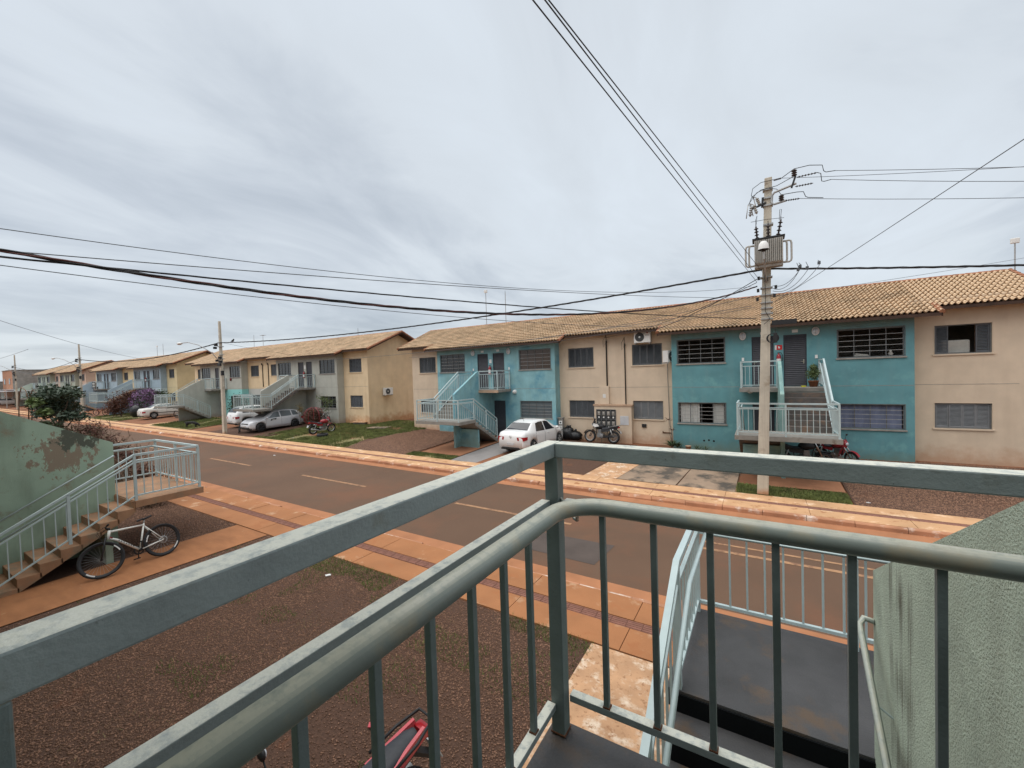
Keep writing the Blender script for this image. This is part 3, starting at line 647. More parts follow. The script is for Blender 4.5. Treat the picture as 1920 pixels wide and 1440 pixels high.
def window(parent, s, d0, d1, w0, w1, v, kind, det=2, glass=None, curtain=None, shut=None, trimm=None):
    X0, X1 = sorted((s * d0, s * d1)); y = -v; fd = y + .06; g = .035
    f = MB()
    for a, b, c, d in ((X0, X1, w1 - g, w1), (X0, X1, w0, w0 + g), (X0, X0 + g, w0 + g, w1 - g), (X1 - g, X1, w0 + g, w1 - g)): f.box(a, b, fd - .02, fd + .05, c, d)
    win = f.build('window', m_frame, parent)
    xi0, xi1 = X0 + g, X1 - g; L = (xi1 - xi0) / 4
    MB().box(X0 - .06, X1 + .06, y - .05, y + .07, w0 - .055, w0 - .002).build('sill', trimm or m_sill, win)
    if det >= 2:
        t = MB()
        for a, b, c, d in ((X0 - .025, X1 + .025, w1 + .002, w1 + .024), (X0 - .025, X0 - .003, w0, w1 + .002), (X1 + .003, X1 + .025, w0, w1 + .002)): t.box(a, b, y - .010, y + .03, c, d)
        t.build('window_surround', trimm or m_frame, win)
    if kind == 'grid':
        for i in range(4):
            gm = glass or m_glass
            if gm == 'open': gm = None
            if curtain: gm = None
            if gm: MB().box(xi0 + i * L + .012, xi0 + (i + 1) * L - .012, fd + .012, fd + .018, w0 + g, w1 - g).build('pane', gm, win)
        for i in range(1, 4):
            MB().box(xi0 + i * L - .012, xi0 + i * L + .012, fd - .014, fd + .03, w0 + g, w1 - g).build('mullion', m_frame, win)
        nb_ = 4
        for j in range(1, nb_ + 1):
            z = w0 + g + (w1 - w0 - 2 * g) * j / (nb_ + 1); MB().box(xi0, xi1, fd - .03, fd - .015, z - .008, z + .008).build('bar', m_steel if det >= 2 else m_frame, win)
    else:
        sm = shut or m_shut
        for i in range(4):
            if kind == 'open' and i in (1, 2): continue
            p = MB(); a = xi0 + i * L + .003; b = xi0 + (i + 1) * L - .003; yy = fd + (.018 if i in (0, 3) else 0)
            p.box(a, a + .035, yy - .012, yy + .012, w0 + g, w1 - g); p.box(b - .035, b, yy - .012, yy + .012, w0 + g, w1 - g)
            p.box(a + .035, b - .035, yy - .012, yy + .012, w0 + g, w0 + g + .04); p.box(a + .035, b - .035, yy - .012, yy + .012, w1 - g - .04, w1 - g)
            pan = p.build('shutter_panel', sm, win)
            if det >= 1:
                q = MB(); n = 17 if det >= 2 else 9; z0 = w0 + g + .04; hh = (w1 - g - .04 - z0) / n
                for j in range(n):
                    z = z0 + hh * j
                    q.add([(a + .035, yy - .014, z), (b - .035, yy - .014, z), (b - .035, yy + .014, z + hh * .70), (a + .035, yy + .014, z + hh * .70)], [(0, 1, 2, 3)])
                q.build('louvre', sm, win, kind='stuff')
            else: MB().box(a + .035, b - .035, yy - .004, yy + .004, w0 + g + .04, w1 - g - .04).build('louvre', sm, win)
    if curtain:
        for (k0, k1, cm) in curtain[1]:
            c = MB(); n = 26; a = xi0 + (xi1 - xi0) * k0; b = xi0 + (xi1 - xi0) * k1
            vs = []
            for i in range(n + 1):
                xx = a + (b - a) * i / n; yy = fd + .10 + .022 * math.sin(i * 1.9) + .012 * math.sin(i * .8)
                vs += [(xx, yy, w0 + .01), (xx, yy, w1 - .02)]
            c.add(vs, [(2 * i, 2 * i + 2, 2 * i + 3, 2 * i + 1) for i in range(n)]); c.build('curtain', cm, win, smooth=True)
    return win
def door(parent, s, d0, d1, w0, w1, v, det=2, hs=1):
    X0, X1 = sorted((s * d0, s * d1)); y = -v + .05
    f = MB(); f.box(X0, X0 + .04, y - .02, y + .06, w0, w1); f.box(X1 - .04, X1, y - .02, y + .06, w0, w1); f.box(X0 + .04, X1 - .04, y - .02, y + .06, w1 - .04, w1)
    dr = f.build('door', m_door, parent)
    a, b = X0 + .042, X1 - .042
    if det >= 2:
        n = 26; hh = (w1 - .05 - w0 - .03) / n
        for j in range(n):
            z = w0 + .03 + hh * j
            MB().add([(a, y - .012, z), (b, y - .012, z), (b, y + .010, z + hh * .66), (a, y + .010, z + hh * .66), (a, y - .012, z - .008), (b, y - .012, z - .008)], [(0, 1, 2, 3), (4, 5, 1, 0)]).build('slat', m_door, dr)
        MB().box(a, b, y + .013, y + .03, w0, w1 - .04).build('door_leaf', m_door, dr)
        hx = b - .06 if hs > 0 else a + .06
        h = MB(); h.box(hx - .02, hx + .02, y - .02, y - .009, w0 + .92, w0 + 1.1); h.box(hx - .10 * hs - .005, hx + .01, y - .045, y - .03, w0 + 1.0, w0 + 1.02); h.box(hx - .008, hx + .008, y - .03, y - .02, w0 + 1.0, w0 + 1.02); h.build('handle', m_chrome, dr)
    else: MB().box(a, b, y + .0, y + .02, w0, w1 - .04).build('door_leaf', m_door, dr)
    return dr
UP = (3.9, 4.95); LO = (1.18, 2.10); GU = (3.88, 4.98); GL = (1.13, 2.07)
def house(cx, label, group, A, Bm, det, seg, low=None, lowmid=None, special=None, single_from=None, dend=14.25, Aalt=None):
    zg = .35 + .0075 * -(cx + 6.58)
    T = thing('apartment_house', label, 'house', (cx, YF, zg), 0, group); sp = special or {}
    TOPP, TOPT = 5.60, 5.34
    def bands(name, u0, u1, y, top, ops, mtop, mlow):
        if mlow is None: wall_sheet(u0, u1, y, -.5, top, ops).build(name, mtop, T)
        else:
            for lo, hi, m in ((-.5, 2.72, mlow), (2.72, top, mtop)):
                wall_sheet(u0, u1, y, lo, hi, [o_ for o_ in ops if lo <= o_[2] and o_[3] <= hi]).build(name, m, T)
    # peach-like centre, ends; teal-like projections
    mid_ops = [(*sorted((s * 1.02, s * 2.48)), *z) for s in (-1, 1) for z in (UP, LO)]
    bands('wall', -3.02, 3.02, .6, TOPP + .35, mid_ops, Bm, lowmid)
    A0 = A
    for s in (-1, 1):
        A = (Aalt or {}).get(s, A0); ops = []
        for d0, d1 in ((3.28, 5.25), (9.2, 11.15)): ops += [(*sorted((s * d0, s * d1)), *z) for z in (GU, GL)]
        ops += [(*sorted((s * 6.28, s * 7.08)), 2.8, 4.92), (*sorted((s * 7.42, s * 8.21)), 2.8, 4.92), (*sorted((s * 6.28, s * 7.08)), .02, 2.1)]
        ml = low.get(s) if low else None
        bands('wall', *sorted((s * 3.02, s * 11.42)), 0, TOPT + .2, ops, A, ml)
        for dd in (3.02, 11.42):     # return walls of the projection
            if ml: MB().add([(s * dd, 0, -.5), (s * dd, .6, -.5), (s * dd, .6, 2.72), (s * dd, 0, 2.72)], [(0, 1, 2, 3)]).build('wall', ml, T)
            MB().add([(s * dd, 0, 2.72 if ml else -.5), (s * dd, .6, 2.72 if ml else -.5), (s * dd, .6, TOPP + .1), (s * dd, 0, TOPT + .2)], [(0, 1, 2, 3)]).build('wall', A, T)
        eops = [(*sorted((s * 12.1, s * 13.56)), *z) for z in (UP, LO)]
        wall_sheet(*sorted((s * 11.42, s * (dend if s > 0 else 14.25))), .6, -.5, TOPP + .35, eops).build('wall', Bm, T)
        g = MB(); g.prism([(.606, -.5), (6.39, -.5), (6.39, 5.80), (3.5, 7.0), (.606, 5.80)], 'x', s * ((dend if s > 0 else 14.25) - .2), s * (dend if s > 0 else 14.25)); g.build('gable_wall', Bm, T)
        # openings
        k = lambda n: sp.get((s, n), {})
        window(T, s, 1.02, 2.48, *UP, -.6, k('mu').get('kind', 'shut'), det, trimm=Bm, shut=k('mu').get('shut'))
        window(T, s, 1.02, 2.48, *LO, -.6, k('ml').get('kind', 'shut'), det, trimm=Bm, shut=k('ml').get('shut'))
        window(T, s, 12.1, 13.56, *UP, -.6, k('eu').get('kind', 'shut'), det, trimm=Bm, shut=k('eu').get('shut'))
        window(T, s, 12.1, 13.56, *LO, -.6, k('el').get('kind', 'shut'), det, trimm=Bm, shut=k('el').get('shut'))
        for n, d0, d1, z in (('gu1', 3.28, 5.25, GU), ('gl1', 3.28, 5.25, GL), ('gu2', 9.2, 11.15, GU), ('gl2', 9.2, 11.15, GL)):
            q = k(n); window(T, s, d0, d1, *z, 0, 'grid', det, glass=q.get('glass'), curtain=q.get('curtain'))
        door(T, s, 6.28, 7.08, 2.8, 4.92, 0, det, -s); door(T, s, 7.42, 8.21, 2.8, 4.92, 0, det, s); door(T, s, 6.28, 7.08, .02, 2.1, 0, min(det, 1), s)
    b = MB(); b.box(-14.1, 14.1, 6.2, 6.4, -.5, 5.7); b.build('back_wall', Bm, T)
    b = MB(); b.box(-14.0, 14.0, .9, 6.1, 2.6, 2.75); b.box(-14, 14, 3.4, 3.5, -.4, 2.6); b.box(-14, 14, 3.4, 3.5, 2.75, 5.9)
    for xx in (-8.2, -3.1, 0, 3.1, 8.2): b.box(xx - .06, xx + .06, .9, 3.4, -.4, 2.6); b.box(xx - .06, xx + .06, .9, 3.4, 2.75, 5.5)
    b.build('inner_walls', m_dark if det < 2 else m_conc, T)
    j = MB()                                                    # thin render joint at floor level
    j.box(-3.0, 3.0, .595, .599, 2.785, 2.80); 
    for s in (-1, 1): j.box(s * 3.04, s * 5.8, -.005, -.001, 2.785, 2.80); j.box(s * 8.7, s * 11.4, -.005, -.001, 2.785, 2.80); j.box(s * 11.44, s * 14.2, .595, .599, 2.785, 2.80)
    j.build('render_joint', m_sill, T)
    # roof deck, fascias, tiles, ridge
    dk = MB()
    segs = [(-15.0, -12.0, -.05), (-12.0, -2.5, .55), (-2.5, 2.5, -.05), (2.5, 12.0, .55), (12.0, 15.0, -.05)]
    for u0, u1, ve in segs:
        dk.prism([(-ve, RW - TH * (ve - RV)), (-RV, RW), (-RV, RW - .07), (-ve, RW - TH * (ve - RV) - .06)], 'x', u0, u1)
    dk.prism([(-RV, RW), (-(2 * RV - .0), RW - TH * (-RV) ), (-(2 * RV - .0), RW - TH * (-RV) - .06), (-RV, RW - .07)], 'x', -15, 15)
    rf = dk.build('roof', m_wood, T)
    fa = MB()
    for u0, u1, ve in segs: z = RW - TH * (ve - RV); fa.box(u0, u1, -ve - .02, -ve - .002, z - .11, z - .005)
    for s in (-1, 1):
        for dd, ve in ((15.0, -.05), (12.0, .55), (2.5, .55)):
            vb = RV if dd == 15 else -.75
            p0 = Vector((s * dd, -ve - .02, RW - TH * (ve - RV) - .06)); p1 = Vector((s * dd, -vb, RW - TH * (vb - RV) - .06)); fa.vbar(p0, p1, .03, .15)
        p0 = Vector((s * 15.0, -RV, RW - .06)); p1 = Vector((s * 15, 7.0, RW - TH * 3.5 - .06)); fa.vbar(p0, p1, .03, .15)
    fa.build('fascia', m_wood, rf)
    cells = []
    ncol = int(30 / WT)
    for c in range(ncol):
        d = -15.0 + c * WT
        proj = 2.5 - .05 <= abs(d + .1) <= 12.0
        for r in range(14):
            if r < 2 and not proj: continue
            cells.append((d, r * EXPO + .02, 1))
        for r in range(2, 14, 1):
            if det >= 2 or abs(d) > 13.5: cells.append((d, r * EXPO + .02, -1))
    cells.sort(key=lambda q: -q[0])
    tiles_for(rf, T, cells, seg, single_from)
    rc = MB(); n = int(30 / .36)
    for i in range(n):
        x0 = -15.02 + i * .36; r0, r1 = .105, .09
        vs = []
        for xx, rr in ((x0, r0), (x0 + .40, r1)):
            for q in range(7): a = math.pi * q / 6; vs.append((xx, -RV - rr * math.cos(a), RW + .02 + rr * .8 * math.sin(a)))
        rc.add(vs, [(q, q + 1, q + 8, q + 7) for q in range(6)] + [tuple(range(7))])
    rc.build('ridge_cap', m_tilered, rf)
    vg = MB()                                                    # verge tiles along the sloping roof edges
    for s in (-1, 1):
        for dd, b0, b1 in ((15.0, 2, 14), (12.0, 0, 3), (2.5, 0, 3)):
            for r in range(b0, b1):
                for sd in ((1, -1) if dd == 15 else (1,)):
                    p = Vector(slope_pt(s * dd, r * EXPO - .02, .03)); q = Vector(slope_pt(s * dd, r * EXPO + .38, .02))
                    if sd < 0: p.y = 7.0 - p.y; q.y = 7.0 - q.y
                    vg.tube([p, q], .075, 8, True, [.082, .066])
    vg.build('verge_tile', m_tilered, rf)
    return T, zg
def stairs_for(cx, zg, grp, labs, mrail, msp, mst, mld, mrs, far=True, edges=(None, None)):
    for s in (-1, 1):
        i = 0 if s < 0 else 1
        staircase((cx, YF, zg - .0), 0, s, 2.8, None, labs[i], grp, mrail, msp[i], mst[i], mld[i], mrs[i], far=far, medge=edges[i])
GH = 'two storey apartment houses across the road'; GS = 'staircases along the street'
C1 = -6.58
H1, ZG1 = house(C1, 'teal and peach apartment house directly across the road behind the concrete pole', GH, m_teal, m_peach, 2, 6, dend=14.85, Aalt={-1: m_teal2}, special={
    (1, 'eu'): dict(kind='open'), (1, 'el'): dict(shut=m_shutl), (-1, 'ml'): dict(), (1, 'ml'): dict(shut=m_shutl), (-1, 'gu2'): dict(glass=m_glass),
    (1, 'gu1'): dict(glass='open'), (1, 'gl1'): dict(glass='open', curtain=(2, [(.02, .45, m_curtw), (.74, .98, m_curtw)])),
    (1, 'gl2'): dict(glass='open', curtain=(9, [(.01, .99, m_curt)])), (-1, 'gu1'): dict(glass=m_glassb), (-1, 'gl1'): dict(glass=m_cgl2), (1, 'gu2'): dict(glass='open')}, single_from=11.6)
stairs_for(C1, ZG1, GS, ['teal staircase with white railings turning beside the white sedan', 'teal staircase behind the transformer pole rising straight to a charcoal door'],
           m_rail, [m_teal2, m_tspine], [m_conc, m_step], [m_conc, m_conc], [m_conc, m_step], far=False, edges=(m_concpeach, None))
C2 = -39.7
H2, ZG2 = house(C2, 'yellow and grey apartment house with the air conditioner on its end wall', GH, m_grayg, m_yellow, 1, 3, low={-1: m_turq}, lowmid=m_palegrey, special={(1, 'mu'): {}})
stairs_for(C2, ZG2, GS, ['grey staircase with turquoise lower wall beside the lamp pole', 'grey staircase rising above the silver hatchback'], m_rail, [m_grayg, m_grayg], [m_conc, m_step], [m_conc, m_conc], [m_conc, m_step])
C3 = -72.8
H3, ZG3 = house(C3, 'pale blue and cream apartment house behind the purple flowering bush', GH, m_blue, m_cream, 1, 3, low={-1: m_bluelow, 1: m_bluelow})
stairs_for(C3, ZG3, GS, ['pale blue staircase left of the purple flowering bush, behind the leafy tree', 'pale blue staircase with brown steps directly behind the purple flowering bush'], m_rail, [m_blue, m_blue], [m_concpeach, m_stepred], [m_conc, m_conc], [m_conc, m_stepred])
C4 = -105.9
H4, ZG4 = house(C4, 'pale green and pink apartment house farthest along the road', GH, m_pgreen, m_pink, 0, 3)
stairs_for(C4, ZG4, GS, ['pale green staircase at the far end of the farthest house', 'pale green staircase behind the dark leafy tree'], m_rail, [m_pgreen, m_pgreen], [m_conc, m_conc], [m_conc, m_conc], [m_conc, m_conc])
# ------------------------------------------------------------------ poles, transformer, cables
def concrete_pole(base, top, w0, w1, label, group):
    b = Vector(base); t = Vector(top); T = thing('utility_pole', label, 'utility pole', base, 0, group); d = t - b
    mb = MB(); vs = []
    n = 14
    for i in range(n + 1):
        f = i / n; c = d * f; hw = (w0 + (w1 - w0) * f) / 2; hd = hw * .75
        for (x, y) in ((-hw, -hd), (hw, -hd), (hw, hd), (-hw, hd)): vs.append((c.x + x, c.y + y, c.z + y * 0))
    fs = [(4 * i + k, 4 * i + (k + 1) % 4, 4 * i + 4 + (k + 1) % 4, 4 * i + 4 + k) for i in range(n) for k in range(4)] + [(3, 2, 1, 0), (4 * n, 4 * n + 1, 4 * n + 2, 4 * n + 3)]
    mb.add(vs, fs); sh = mb.build('shaft', m_pole, T, bevel=.018)
    fl = MB()
    for i in range(1, int(d.z / .42)):
        f = i * .42 / d.z; c = d * f; hw = (w0 + (w1 - w0) * f) / 2
        fl.box(c.x - hw * .16, c.x + hw * .16, c.y - hw * .75 - .003, c.y - hw * .75 + .01, c.z, c.z + .20)
    fl.build('recess', m_pole, sh)
    return T
P0 = Vector((.02, 15.0, .02))
pole = concrete_pole(P0, (.29, 15.0, 9.74), .31, .195, 'tall concrete pole carrying the finned transformer by the teal house', 'utility poles')
def pl(x, y, z): return Vector((x, y, z)) - P0
def pt(name, m, f, smooth=False, parent=None, bevel=0):
    mb = MB(); f(mb); return obj(name, MB().add([tuple(Vector(v) - P0) for v in mb.v], mb.f).mesh(name, m, smooth), parent or pole, None, bevel)
def insul(b, p, q, r=.055, n=4):
    p = Vector(p); q = Vector(q); b.tube([p, q], r * .38, 8)
    for i in range(n):
        c = p + (q - p) * ((i + .7) / (n + .4)); d = (q - p).normalized() * .012; b.tube([c - d, c + d], r, 10, True, [r, r * .7])
pt('strap', m_steel, lambda b: [b.box(.27 - .13, .27 + .13, 14.88, 15.1, z, z + .05) for z in (9.35, 9.1, 8.88, 8.3)])
pt('bracket_arm', m_steel, lambda b: b.tube([(.36, 14.9, 8.88), (.38, 14.88, 9.15), (.44, 14.86, 9.22), (.98, 14.8, 9.33)], .032, 8))
pt('bracket_arm', m_steel, lambda b: b.tube([(.36, 14.9, 9.05), (.37, 14.88, 8.93), (.42, 14.86, 8.87), (.72, 14.82, 8.9)], .032, 8))
pt('arm_plate', m_trim, lambda b: b.bar((.86, 14.79, 9.22), (.96, 14.79, 9.54), .05, .05))
for p, q in (((.93, 14.8, 9.54), (.93, 14.8, 9.75)), ((.61, 14.83, 8.92), (.61, 14.83, 9.10))): pt('pin_insulator', m_insul, lambda b: insul(b, p, q, .075, 3), True)
for p, q in (((1.0, 14.8, 9.50), (1.48, 14.85, 9.52)), ((.95, 14.8, 9.24), (1.38, 14.86, 9.25)), ((.70, 14.82, 8.90), (1.06, 14.86, 8.89)), ((.42, 14.9, 9.6), (.62, 14.9, 9.61))): pt('strain_insulator', m_insul, lambda b: insul(b, p, q, .03, 6), True)
for i, (p, q) in enumerate((((-.02, 14.86, 9.16), (.06, 14.84, 8.92)), ((-.10, 14.8, 8.95), (-.02, 14.78, 8.66)), ((-.16, 14.74, 8.9), (-.20, 14.72, 8.6)))):
    pt('fuse_cutout', m_trafo if i < 2 else m_steel, lambda b: (insul(b, p, q, .055, 4), b.tube([Vector(p) + Vector((-.09, -.03, .05)), Vector(q) + Vector((-.10, -.03, -.05))], .014, 6), b.tube([p, Vector(p) + Vector((-.10, -.03, .06))], .012, 6)), True)
pt('cutout_bracket', m_trim, lambda b: (b.bar((.22, 14.9, 8.98), (-.16, 14.76, 8.82), .05, .05), b.bar((.14, 14.88, 9.15), (.12, 14.88, 8.85), .06, .04)))
tr = pt('transformer', m_trafo, lambda b: b.box(-.10, .62, 14.42, 14.82, 7.05, 7.78), bevel=.02)
def fins(b):
    for i in range(15): x = -.08 + i * .0485; b.box(x - .009, x + .009, 14.35, 14.425, 7.08, 7.74)
pt('cooling_fin', m_trafo, fins, parent=tr).__setitem__('kind', 'stuff')
pt('lid', m_trim, lambda b: b.box(-.15, .67, 14.38, 14.86, 7.781, 7.82), parent=tr)
pt('base_beam', m_trafo, lambda b: (b.box(-.10, .62, 14.5, 14.6, 6.97, 7.045), b.box(-.10, .62, 14.7, 14.8, 6.97, 7.045)), parent=tr)
for s, x0, xs_ in ((-1, -.10, (-.24, -.33)), (1, .62, (.72, .83))):
    for xx in xs_:
        pt('radiator_pipe', m_trafo, lambda b: b.tube([(x0, 14.6, 7.66), (xx - s * .06, 14.6, 7.67), (xx - s * .015, 14.6, 7.65), (xx, 14.6, 7.58), (xx, 14.6, 7.14), (xx - s * .015, 14.6, 7.08), (xx - s * .06, 14.6, 7.05), (x0, 14.6, 7.06)], .026, 8), True, tr)
for p, q in (((-.02, 14.6, 7.82), (-.05, 14.58, 8.22)), ((.26, 14.55, 7.82), (.26, 14.53, 8.22)), ((.50, 14.6, 7.82), (.58, 14.58, 8.30))):
    pt('bushing', m_insul, lambda b: (insul(b, p, q, .065, 4), b.tube([Vector(q), Vector(q) + Vector((.0, 0, .1))], .012, 6)), True, tr)
pt('lamp_shade', m_white, lambda b: b.lathe([(.02, .30), (.07, .285), (.115, .22), (.135, .12), (.14, .06)], (.13, 13.95, 7.30), 'z', 18), True)
pt('lamp_rim', m_trim, lambda b: (b.lathe([(.139, .065), (.141, .05), (.12, .055), (.05, .10), (.04, .0), (.0, .0)], (.13, 13.95, 7.30), 'z', 18)), True)
pt('lamp_arm', m_steel, lambda b: b.tube([(.13, 13.95, 7.34), (.14, 13.97, 7.1), (.17, 14.4, 6.75), (.20, 14.88, 6.6)], .02, 8))
pt('junction_box', m_trim, lambda b: (b.box(.32, .95, 14.80, 14.92, 5.26, 5.40), b.box(.36, .46, 14.76, 14.88, 4.72, 5.02), b.tube([(.40, 14.82, 5.25), (.41, 14.8, 4.98)], .008, 6)), bevel=.01)
pt('cable_coil', m_cable, lambda b: [b.tube([(.34 + .16 * math.cos(a) * (1 - .1 * j), 14.8, 4.86 + .14 * math.sin(a)) for a in [k * .45 for k in range(15)]], .012, 6) for j in range(3)])
pt('ground_wire', m_cable, lambda b: b.tube([(.15, 14.86, 7.0), (.17, 14.85, 6.2), (.16, 14.85, 5.7), (.28, 14.84, 5.45), (.12, 14.84, 5.3)], .009, 6))
pt('strap', m_steel, lambda b: [b.box(.20 - .16, .20 + .16, 14.86, 15.12, z, z + .035) for z in (6.72, 6.4, 6.18, 5.95, 5.78, 5.62, 5.45)])
pt('clamp', m_trim, lambda b: [b.box(x - .035, x + .035, 14.82, 14.9, z - .05, z + .05) for x, z in ((.0, 6.72), (-.02, 6.35), (-.04, 6.08), (.44, 6.4), (.40, 6.15), (.20, 6.66))])
def hang(a, b, sag, n=14):
    a = Vector(a); b = Vector(b); return [a.lerp(b, i / n) - Vector((0, 0, 4 * sag * (i / n) * (1 - i / n))) for i in range(n + 1)]
pt('jumper_wire', m_cable, lambda b: (b.tube([(.62, 14.9, 9.61), (.93, 14.8, 9.76), (1.3, 14.85, 9.78), (1.6, 14.9, 9.72), (1.63, 14.9, 9.55), (1.68, 14.9, 9.5), (1.9, 14.95, 9.5)], .010, 6),
    b.tube([(1.48, 14.85, 9.52), (1.56, 14.86, 9.48), (1.58, 14.87, 9.26), (1.64, 14.88, 9.24), (1.8, 14.9, 9.26)], .010, 6), b.tube([(.61, 14.83, 9.10), (1.0, 14.85, 9.09), (1.15, 14.87, 9.07), (1.2, 14.87, 8.92), (1.26, 14.88, 8.88), (1.62, 14.93, 8.80)], .010, 6),
    b.tube([(.42, 14.9, 9.62), (.1, 14.85, 9.6), (-.12, 14.8, 9.45), (-.16, 14.78, 9.25), (-.08, 14.8, 9.1)], .009, 6), b.tube([(.93, 14.8, 9.55), (.5, 14.85, 9.40), (.1, 14.85, 9.38), (-.15, 14.8, 9.2), (-.22, 14.75, 9.0), (-.16, 14.74, 8.93)], .009, 6),
    b.tube([(.61, 14.83, 9.10), (.5, 14.85, 9.3), (.25, 14.8, 9.38), (-.02, 14.8, 9.3), (-.26, 14.74, 8.95)], .009, 6),
    b.tube([(-.04, 14.6, 8.3), (-.02, 14.62, 8.55), (-.06, 14.7, 8.45), (-.05, 14.6, 8.28)], .007, 5), b.tube([(.58, 14.58, 8.4), (.60, 14.6, 8.6), (.56, 14.65, 8.62), (.54, 14.6, 8.3)], .007, 5), b.tube([(-.18, 14.7, 8.42), (.2, 14.84, 8.46), (.66, 14.65, 8.36)], .007, 5)))
for i, (x0, x1, z) in enumerate(((.74, 1.05, 6.95), (.80, 1.0, 6.86), (.98, 1.22, 6.88), (1.25, 1.5, 6.98))):
    pt('drop_loop', m_cableg, lambda b: (b.tube(hang((.36, 14.86, 6.45 - .08 * i), (x1, 14.9, z - .1), .18 + .02 * i), .008, 6), b.tube([(x1, 14.9, z - .1), (x1 + .02, 14.9, z + .02), (x1 - .03, 14.9, 7.04)], .008, 6), b.box(x1 - .035, x1 + .035, 14.86, 14.94, z - .06, z + .02)))

def lamp_pole(x, h, lab, lamp=True, y=15.0):
    b = (x, y, gz(x, y) - .05); T = concrete_pole(b, (x - .02, y, b[2] + h), .30, .17, lab, 'utility poles')
    def q(name, m, f, smooth=False): mb = MB(); f(mb); return mb.build(name, m, T, smooth)
    if lamp:
        q('lamp_arm', m_steel, lambda m: m.tube([(.0, -.1, h - 3.0), (-.25, -.5, h - 2.3), (-.75, -1.1, h - 1.75), (-1.3, -1.5, h - 1.55), (-2.1, -1.6, h - 1.55)], .03, 6), True)
        q('street_lamp', m_white, lambda m: m.ball((-2.4, -1.62, h - 1.57), .36, 10, (1, .42, .25)), True)
        q('lamp_lens', m_lens, lambda m: m.ball((-2.42, -1.62, h - 1.62), .26, 8, (1, .4, .22)), True)
    q('junction_box', m_trim, lambda m: (m.box(.15, .34, -.16, .0, h - 4.0, h - 3.65), m.box(-.2, .2, -.2, -.1, h - 3.3, h - 3.1)))
    q('strap', m_steel, lambda m: [m.box(-.17, .17, -.14, .14, z, z + .05) for z in (h - 1.6, h - 1.9, h - 2.5, h - 2.8, h - 3.1)])
    q('cable_clamp', m_trim, lambda m: [m.box(a - .07, a + .07, -.3, -.1, z - .08, z + .08) for a, z in ((-.25, h - 1.75), (-.4, h - 1.95), (.25, h - 2.7), (-.15, h - 2.9), (.3, h - 3.0))])
    return T
lamp_pole(-34.0, 8.35, 'lamp pole beside the front of the silver hatchback'); lamp_pole(-67.0, 8.5, 'lamp pole behind the leafy tree by the pale blue stairs'); lamp_pole(-98.8, 8.6, 'most distant pole near the far carports', True); lamp_pole(-126, 9, 'tiny distant pole left of the brick buildings', False)
CG = 'overhead cables'
def cable(label, a, b, sag, r, m=None, twist=0, n=40, red=False):
    mb = MB(); P = hang(a, b, sag, n * (3 if twist else 1))
    o0 = Vector(a)
    T = thing('cable', label, 'cable', a, 0, CG)
    if twist:
        d = (Vector(b) - Vector(a)).normalized(); u = d.cross(Vector((0, 0, 1))).normalized(); v = u.cross(d); L = (Vector(b) - Vector(a)).length; st = len(P)
        for k in range(3):
            q = [p - o0 + (u * math.cos(2 * math.pi * (i / st * L / twist + k / 3)) + v * math.sin(2 * math.pi * (i / st * L / twist + k / 3))) * r * 1.05 for i, p in enumerate(P)]
            MB().tube(q, r, 5).build('strand', m_cabler if (red and k == 0) else (m or m_cable), T, True)
    else: MB().tube([p - o0 for p in P], r, 5).build('strand', m or m_cable, T, True)
    return T
cable('thick twisted cable crossing from the transformer pole to the left edge of the sky', (-.05, 14.85, 6.48), (-7.6, -.66, 5.80), .96, .0115, None, 1.2, red=True)
cable('upper thin grey wire across the left sky, highest of all', (-.2, 14.9, 6.50), (-7.6, -.66, 5.85), .48, .005, m_cableg)
cable('second thin grey wire across the left sky, just under the highest', (-.2, 14.9, 6.15), (-7.6, -.66, 5.50), .16, .006, m_cableg)
cable('wavy cable just above the thick twisted cable', (-.1, 14.9, 5.5), (-7.6, -.66, 5.5), .16, .006, None, 1.6)
cable('lowest thin wire across the left sky below the twisted cable', (-.1, 14.9, 5.35), (-7.5, -.66, 5.5), .40, .005, m_cableg)
cable('bundled cable running from the transformer pole to the first lamp pole', (.2, 15.05, 7.02), (-33.9, 14.9, 6.95), .48, .018, None, 1.6)
cable('bundled cable between the first and second lamp poles', (-34.1, 14.9, 6.95), (-66.9, 14.9, 7.2), .7, .022, None, 1.8)
cable('bundled cable between the second and third lamp poles', (-67.1, 14.9, 7.2), (-98.7, 14.9, 7.4), .8, .025)
cable('lower slack cable between the second and third lamp poles', (-67.1, 14.9, 6.9), (-98.7, 14.9, 7.0), 1.0, .02, m_cableg)
cable('faint high wire over the farthest poles', (-60, 10, 7.8), (-150, 12, 9.3), .8, .015, m_cableg)
cable('faint wire falling from the left edge to the far houses', (-34, 3.5, 8.2), (-60, 21, 6.6), .5, .012, m_cableg)
cable('bundled cable leaving the transformer to the right edge', (.2, 15.05, 7.02), (40, 25, 7.0), 1.05, .018, None, 1.5)
cable('top primary wire running right from the pole', (.62, 14.9, 9.61), (40, 25, 9.6), 1.3, .007, m_cableg)
cable('second primary wire running right from the pole', (1.9, 14.95, 9.50), (40, 25, 9.5), 1.58, .008, m_cableg)
cable('third primary wire running right from the pole', (1.8, 14.9, 9.26), (40, 25, 9.26), 1.9, .008, m_cableg)
cable('lowest primary wire running right from the pole', (1.06, 14.86, 8.89), (40, 25, 8.89), 1.67, .008, m_cableg)
cable('straight wire rising from the transformer pole to the upper right edge', (.40, 14.9, 5.95), (5.6, -2.0, 7.6), .06, .006, m_cableg)
cable('leftmost of three wires dropping from the top edge of the sky to the pole', (-.05, 14.88, 6.62), (-2.07, -3.3, 6.87), .0, .006, m_cable)
cable('middle of three wires dropping from the top edge of the sky to the pole', (-.02, 14.88, 6.74), (-2.0, -3.2, 6.86), .0, .006, m_cable)
